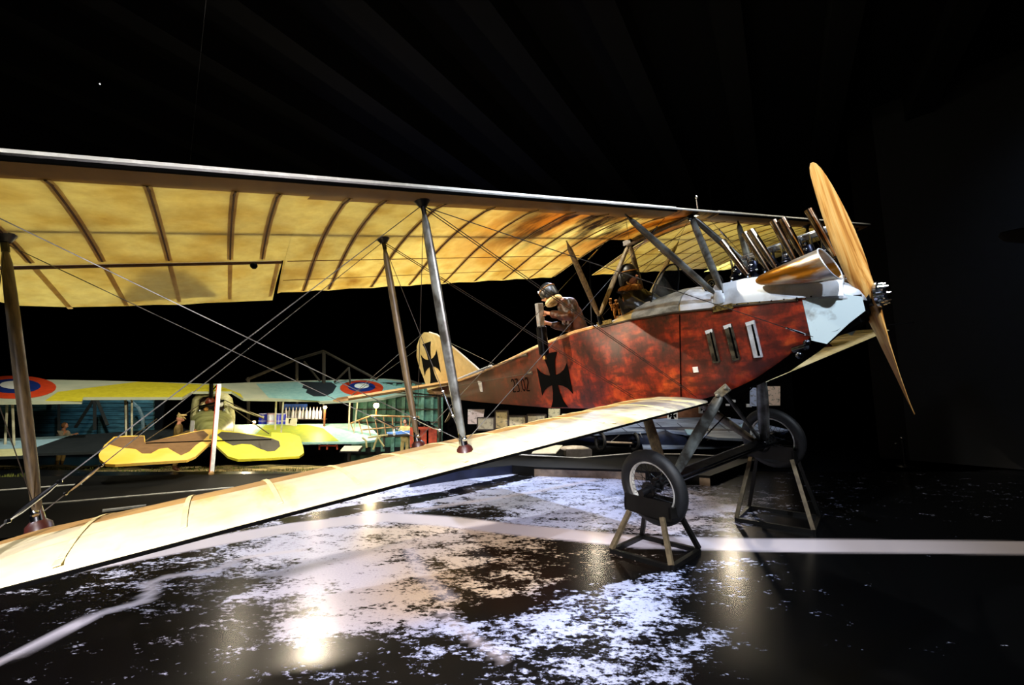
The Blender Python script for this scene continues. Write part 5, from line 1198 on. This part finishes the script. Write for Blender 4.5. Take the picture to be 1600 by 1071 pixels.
# row of framed photographs
frm = M('frame_dark', '3a2a18', '2a1c10', .6)
def picture(x0, y0, x1, y1, D, lab, f=True, skew=0, col1='e0d4b8', col2='6a6450', thr=.33, name='framed_photograph'):
    e = eworld(name, lab, 'picture', W((x0 + x1) / 2, y1, D)); inv = wm(e).inverted()
    q = [inv @ W(x0, y1, D), inv @ W(x1 - skew, y1, D), inv @ W(x1, y0, D + .05), inv @ W(x0, y0 + 0, D + .05)]
    MB().prism(q, (0, .02, 0)).build('print', M('print_%s_%s' % (col1, col2), col2, col1, .5, 0, 9, thr, thr + .12), e)
    if f:
        P = [inv @ W(x0 - 1, y1 + 1, D - .02), inv @ W(x1 + 1, y1 + 1, D - .02), inv @ W(x1 + 1, y0 - 1, D + .03), inv @ W(x0 - 1, y0 - 1, D + .03)]
        for k in range(4): MB().bar(P[k], P[(k + 1) % 4], .035, .03, (0, 1, 0)).build('frame_bar', frm, e)
for a in ((731, 640, 757, 663, 12.2, 'unframed pinkish old photograph, leftmost of the picture row', False, 3, 'd8c8c0'), (747, 654, 771, 671, 12., 'dark landscape photograph in thin black frame, lowest at the left', True, 0, 'b0a888'), (775, 643, 793, 669, 12., 'upright sepia photograph in thick brown frame', True, 0, 'e0c888'),
          (796, 651, 821, 667, 12.1, 'landscape photograph with a dark tree shape in the middle of the row', True, 0, 'dccca0'), (825, 649, 852, 665, 12.1, 'landscape photograph just right of the tree photograph', True, 0, 'd4c49c'), (857, 639, 875, 655, 12.2, 'small upright photograph with a bird-like shape, above the others', False, 0, 'd8cc9c'), (878, 647, 896, 656, 12.2, 'small half-hidden pale print at the right end of the row', False, 0, 'e0dcc0'),
          (1172, 606, 1192, 635, 12.57, 'tall backlit pale picture left of the far undercarriage leg', False, 0, 'b8c4dc'), (1199, 604, 1219, 634, 12.57, 'tall backlit peach picture right of the far undercarriage leg', False, 0, 'e8ccb0')): picture(*a)
for x, y, w, h, lab in ((1144, 627, 10, 4, 'tiny pale caption card nearest the undercarriage bracket'), (1137, 633, 6, 3, 'tiny lilac caption card below the pale one'), (1170, 634, 8, 5, 'tiny white caption card below the left backlit picture'), (1138, 654, 6, 3, 'tiny white caption card above the monoplane tip'), (1122, 644, 3, 3, 'tiniest lilac dot-like card beside the undercarriage leg')):
    e = eworld('caption_card', lab, 'card', W(x, y, 12.6)); MB().box((0, 0, 0), (w / 675 * 12.6, .03, h / 675 * 12.6)).build('card', m_paper, e)
spot('picture_spot', (3.0, 8.8, 5.2), (1.2, 12.2, .9), 420, (1, .9, .75), 80, .6, .1)
spot('picture_spot', (6.6, 9.2, 4.6), (7.2, 12.4, 1.6), 260, (.9, .92, 1), 60, .6, .1)

struct(MB().prism([Vector((W(700, 620, 12.62).x, 12.62, -.5)), Vector((W(1240, 620, 12.62).x, 12.62, -.5)), Vector((W(1240, 620, 12.62).x, 12.62, 2.2)), Vector((W(700, 620, 12.62).x, 12.62, 2.2))], (0, .1, 0)).build('wall_partition', m_blackp))
# steel-blue monoplane on the low platform
mpz = eworld('monoplane', 'steel-blue old monoplane with black crosses on white squares beyond the near wheel', 'airplane', W(1040, 705, 10.8))
mb1 = M('steel_blue_fabric', '8c9cb8', '5c6880', .45, 0, 2.5, mapping=(.5, 2, 1)); mb2 = M('dark_blue_fabric', '1c2440', '12182c', .5); inv = wm(mpz).inverted()
WP1 = Pl(W(1060, 668, 11), 8, 11); WP2 = Pl(W(1060, 697, 10.6), 6, 5)
w1 = slab('wing', [(895, 664), (1000, 657), (1095, 650), (1150, 655), (1190, 662), (1232, 672), (1205, 680), (1170, 686), (1120, 684), (1040, 672), (935, 677), (895, 674)], WP1, .06, mb1, mpz)
for k in range(9): x = 930 + k * 32; a, b = inv @ (WP1.hit(x, 662) + WP1.n * .01), inv @ (WP1.hit(x + 18, 676) + WP1.n * .01); MB().tube([a, b], .008, 4).build('rib_line', mb2, w1)
slab('tailplane', [(1003, 695), (1060, 691), (1110, 691), (1180, 692), (1165, 696), (1120, 699), (1005, 700)], WP2, .04, mb1, mpz)
slab('wing_tip_panel', [(1152, 668), (1160, 664), (1176, 671), (1176, 680), (1148, 676)], WP1, .02, M('sky_blue_panel', 'a8d0e8', '90bcd8', .5), mpz, lift=.03)
slab('wing_tip_panel', [(1070, 673), (1092, 674), (1096, 682), (1085, 682), (1074, 680)], WP1, .02, MATS['sky_blue_panel'], mpz, lift=.03)
MB().loft([[inv @ (W(x, y, 10.9) + Vector((0, w * math.cos(a), h * math.sin(a)))) for a in [2 * math.pi * k / 14 for k in range(14)]] for x, y, w, h in ((900, 680, .1, .12), (960, 683, .25, .24), (1060, 684, .28, .26), (1150, 684, .2, .2), (1225, 678, .05, .06))]).build('fuselage', mb2, mpz, True)
MB().prism([inv @ W(*q, 11.9) for q in ((985, 641), (1090, 630), (1112, 652), (985, 655))], (0, .05, 0)).build('fin_panel', M('brown_panel', '8a5c40', '6c442c', .6), mpz)
for x, y, s_ in ((1051, 649, 8), (1101, 639, 9)):
    o = MB().prism([inv @ W(x - s_, y - s_ * .8, 11.85), inv @ W(x + s_, y - s_ * .8, 11.85), inv @ W(x + s_, y + s_ * .8, 11.85), inv @ W(x - s_, y + s_ * .8, 11.85)], (0, .02, 0)).build('cross_ground', m_paper, mpz)
    MB().prism([inv @ W(*q, 11.83) for q in ((x - 3, y - 6), (x + 3, y - 6), (x + 1, y), (x + 6, y - 2), (x + 6, y + 4), (x + 1, y + 1), (x + 3, y + 6), (x - 3, y + 6), (x - 1, y + 1), (x - 6, y + 4), (x - 6, y - 2), (x - 1, y))], (0, .01, 0)).build('black_cross', m_blackp, o)
for x in (938, 990):
    c = inv @ W(x, 690, 10.3 if x == 938 else 10.6); MB().torus(c, (1, .35, 0), .2, .04, 28, 8).build('wheel', m_tyre, mpz, True); MB().disc(c, (1, .35, 0), .05, .12, 12).build('hub', m_steel, mpz)
MB().tube([inv @ W(938, 691, 10.3), inv @ W(990, 693, 10.6)], .025, 8).build('axle', M('axle_pale', 'c8b8a0', '98887c', .4), mpz, True)
for a, b in (((955, 690), (972, 676)), ((1105, 688), (1130, 676)), ((1000, 677), (1004, 686)), ((1020, 677), (1022, 686))): MB().tube([inv @ W(*a, 10.5), inv @ W(*b, 10.7)], .012, 5).build('chassis_strut', m_white_edge, mpz)
# long pale object and dark plinth beside the white panel
pl_ = eworld('plinth', 'dark low plinth block right of the white information panel', 'plinth', W(912, 722, 10)); inv = wm(pl_).inverted()
MB().prism([inv @ W(885, 718, 10), inv @ W(925, 718, 10), inv @ W(925, 703, 10), inv @ W(885, 703, 10)], (0, .5, 0)).build('plinth_block', M('plinth_grey', '4a4440', '38342f', .7), pl_)
fl_ = eworld('float_fairing', 'smooth pale streamlined fairing lying on the dark plinth', 'fairing', W(900, 703, 10.15)); inv = wm(fl_).inverted()
MB().loft([[inv @ W(x, 701, 10.15) + Vector((0, r * math.cos(a) * 1.5, r * math.sin(a))) for a in [2 * math.pi * k / 12 for k in range(12)]] for x, r in ((873, .01), (880, .05), (895, .07), (910, .06), (920, .01))]).build('fairing_body', M('fairing_pale', 'd8ccb4', 'b0a48c', .5), fl_, True)
# dark hanging wing tip at the far right and small chrome clamps by the wall
hw = eworld('hanging_wing', 'dark pointed wing tip hanging before the far right wall', 'wing', W(1600, 366, 7)); inv = wm(hw).inverted()
MB().loft([[inv @ W(x, 364, 7) + Vector((0, w * math.cos(a), h * math.sin(a))) for a in [2 * math.pi * k / 12 for k in range(12)]] for x, w, h in ((1564, .02, .01), (1580, .2, .04), (1610, .4, .07), (1700, .6, .09))]).build('wing_panel', M('dark_brown_fabric', '1c1410', '120c0a', .7), hw, True)
ck = eworld('barrier_post', 'small chrome topped black barrier post by the dark right wall', 'post', FL(1415, 730)); h = (W(1420, 680, 10.6).z)
MB().tube([(0, 0, 0), (0, 0, .03), (0, 0, .04), (0, 0, h)], [.16, .15, .03, .03], 16).build('post_body', m_black, ck, True); MB().ball((0, 0, h), .05, 10, 8).ball((-.15, 0, h - .12), .035, 8, 6).build('post_clamp', m_chrome, ck, True)

# unseen lamps added for floor glints, and a hood added to shadow the wing
def add_glint_lamp(loc, label, r, e_, aim, group=None, cordz=9.2):
    e = eworld('glint_lamp', label, 'lamp', loc); d = (Vector(aim) - Vector(loc)).normalized()
    MB().tube([-d * .3, -d * .12, Vector((0, 0, 0))], [r * .5, r * .6, r * 1.15], 16).build('housing', m_black, e, True)
    MB().tube([d * .004, d * .012], r, 20).build('lens', M('glint_lens_%d' % e_, 'fff0d8', 'ffeccc', emit=e_), e)  # glowing face of the unseen added lamp
    MB().tube([-d * .15, Vector((0, 0, cordz - loc[2]))], .015, 6).build('added_suspension_rod', m_black, e)
for i_, (x, y, r, aim, lab) in enumerate(((520, 425, .2, (-1.2, 3.3, 0), 'round floodlight added unseen behind the near wing, nearest the inner strut'), (408, 448, .12, (-2, 4, 0), 'small floodlight added unseen behind the near wing by the aileron end'), (925, 552, .09, (.8, 4.2, 0), 'small floodlight added unseen behind the fuselage below the rear airman'), (1124, 545, .13, (1.8, 4, 0), 'floodlight added unseen behind the fuselage near the first side vent'))):
    add_glint_lamp(W(x, y, 12), lab, r, 380 if i_ == 0 else 130, aim)
hd = b2w((-1.95, -4.62, .42)); he = body_empty('shadow_hood', 'unseen flat black hood added above the near wing for its shadow', 'lamp', (-1.95, -4.62, .42))
MB().loft([[(-2.15, -4.9, .36), (-2.15, -4.3, .36), (-2.12, -4.3, .36), (-2.12, -4.9, .36)], [(-1.6, -4.72, .44), (-1.6, -4.5, .44), (-1.58, -4.5, .44), (-1.58, -4.72, .44)]]).build('shadow_hood_plate', m_black, he)  # unseen flat plate, shaped to cast a trapezoid shadow on the wing
q = MR.T @ np.array([0, 0, 1.]); MB().tube([(-1.8, -4.62, .4), tuple(np.array([-1.8, -4.62, .4]) + q * 6.3)], .0008, 4).build('added_suspension_rod', m_black, he)
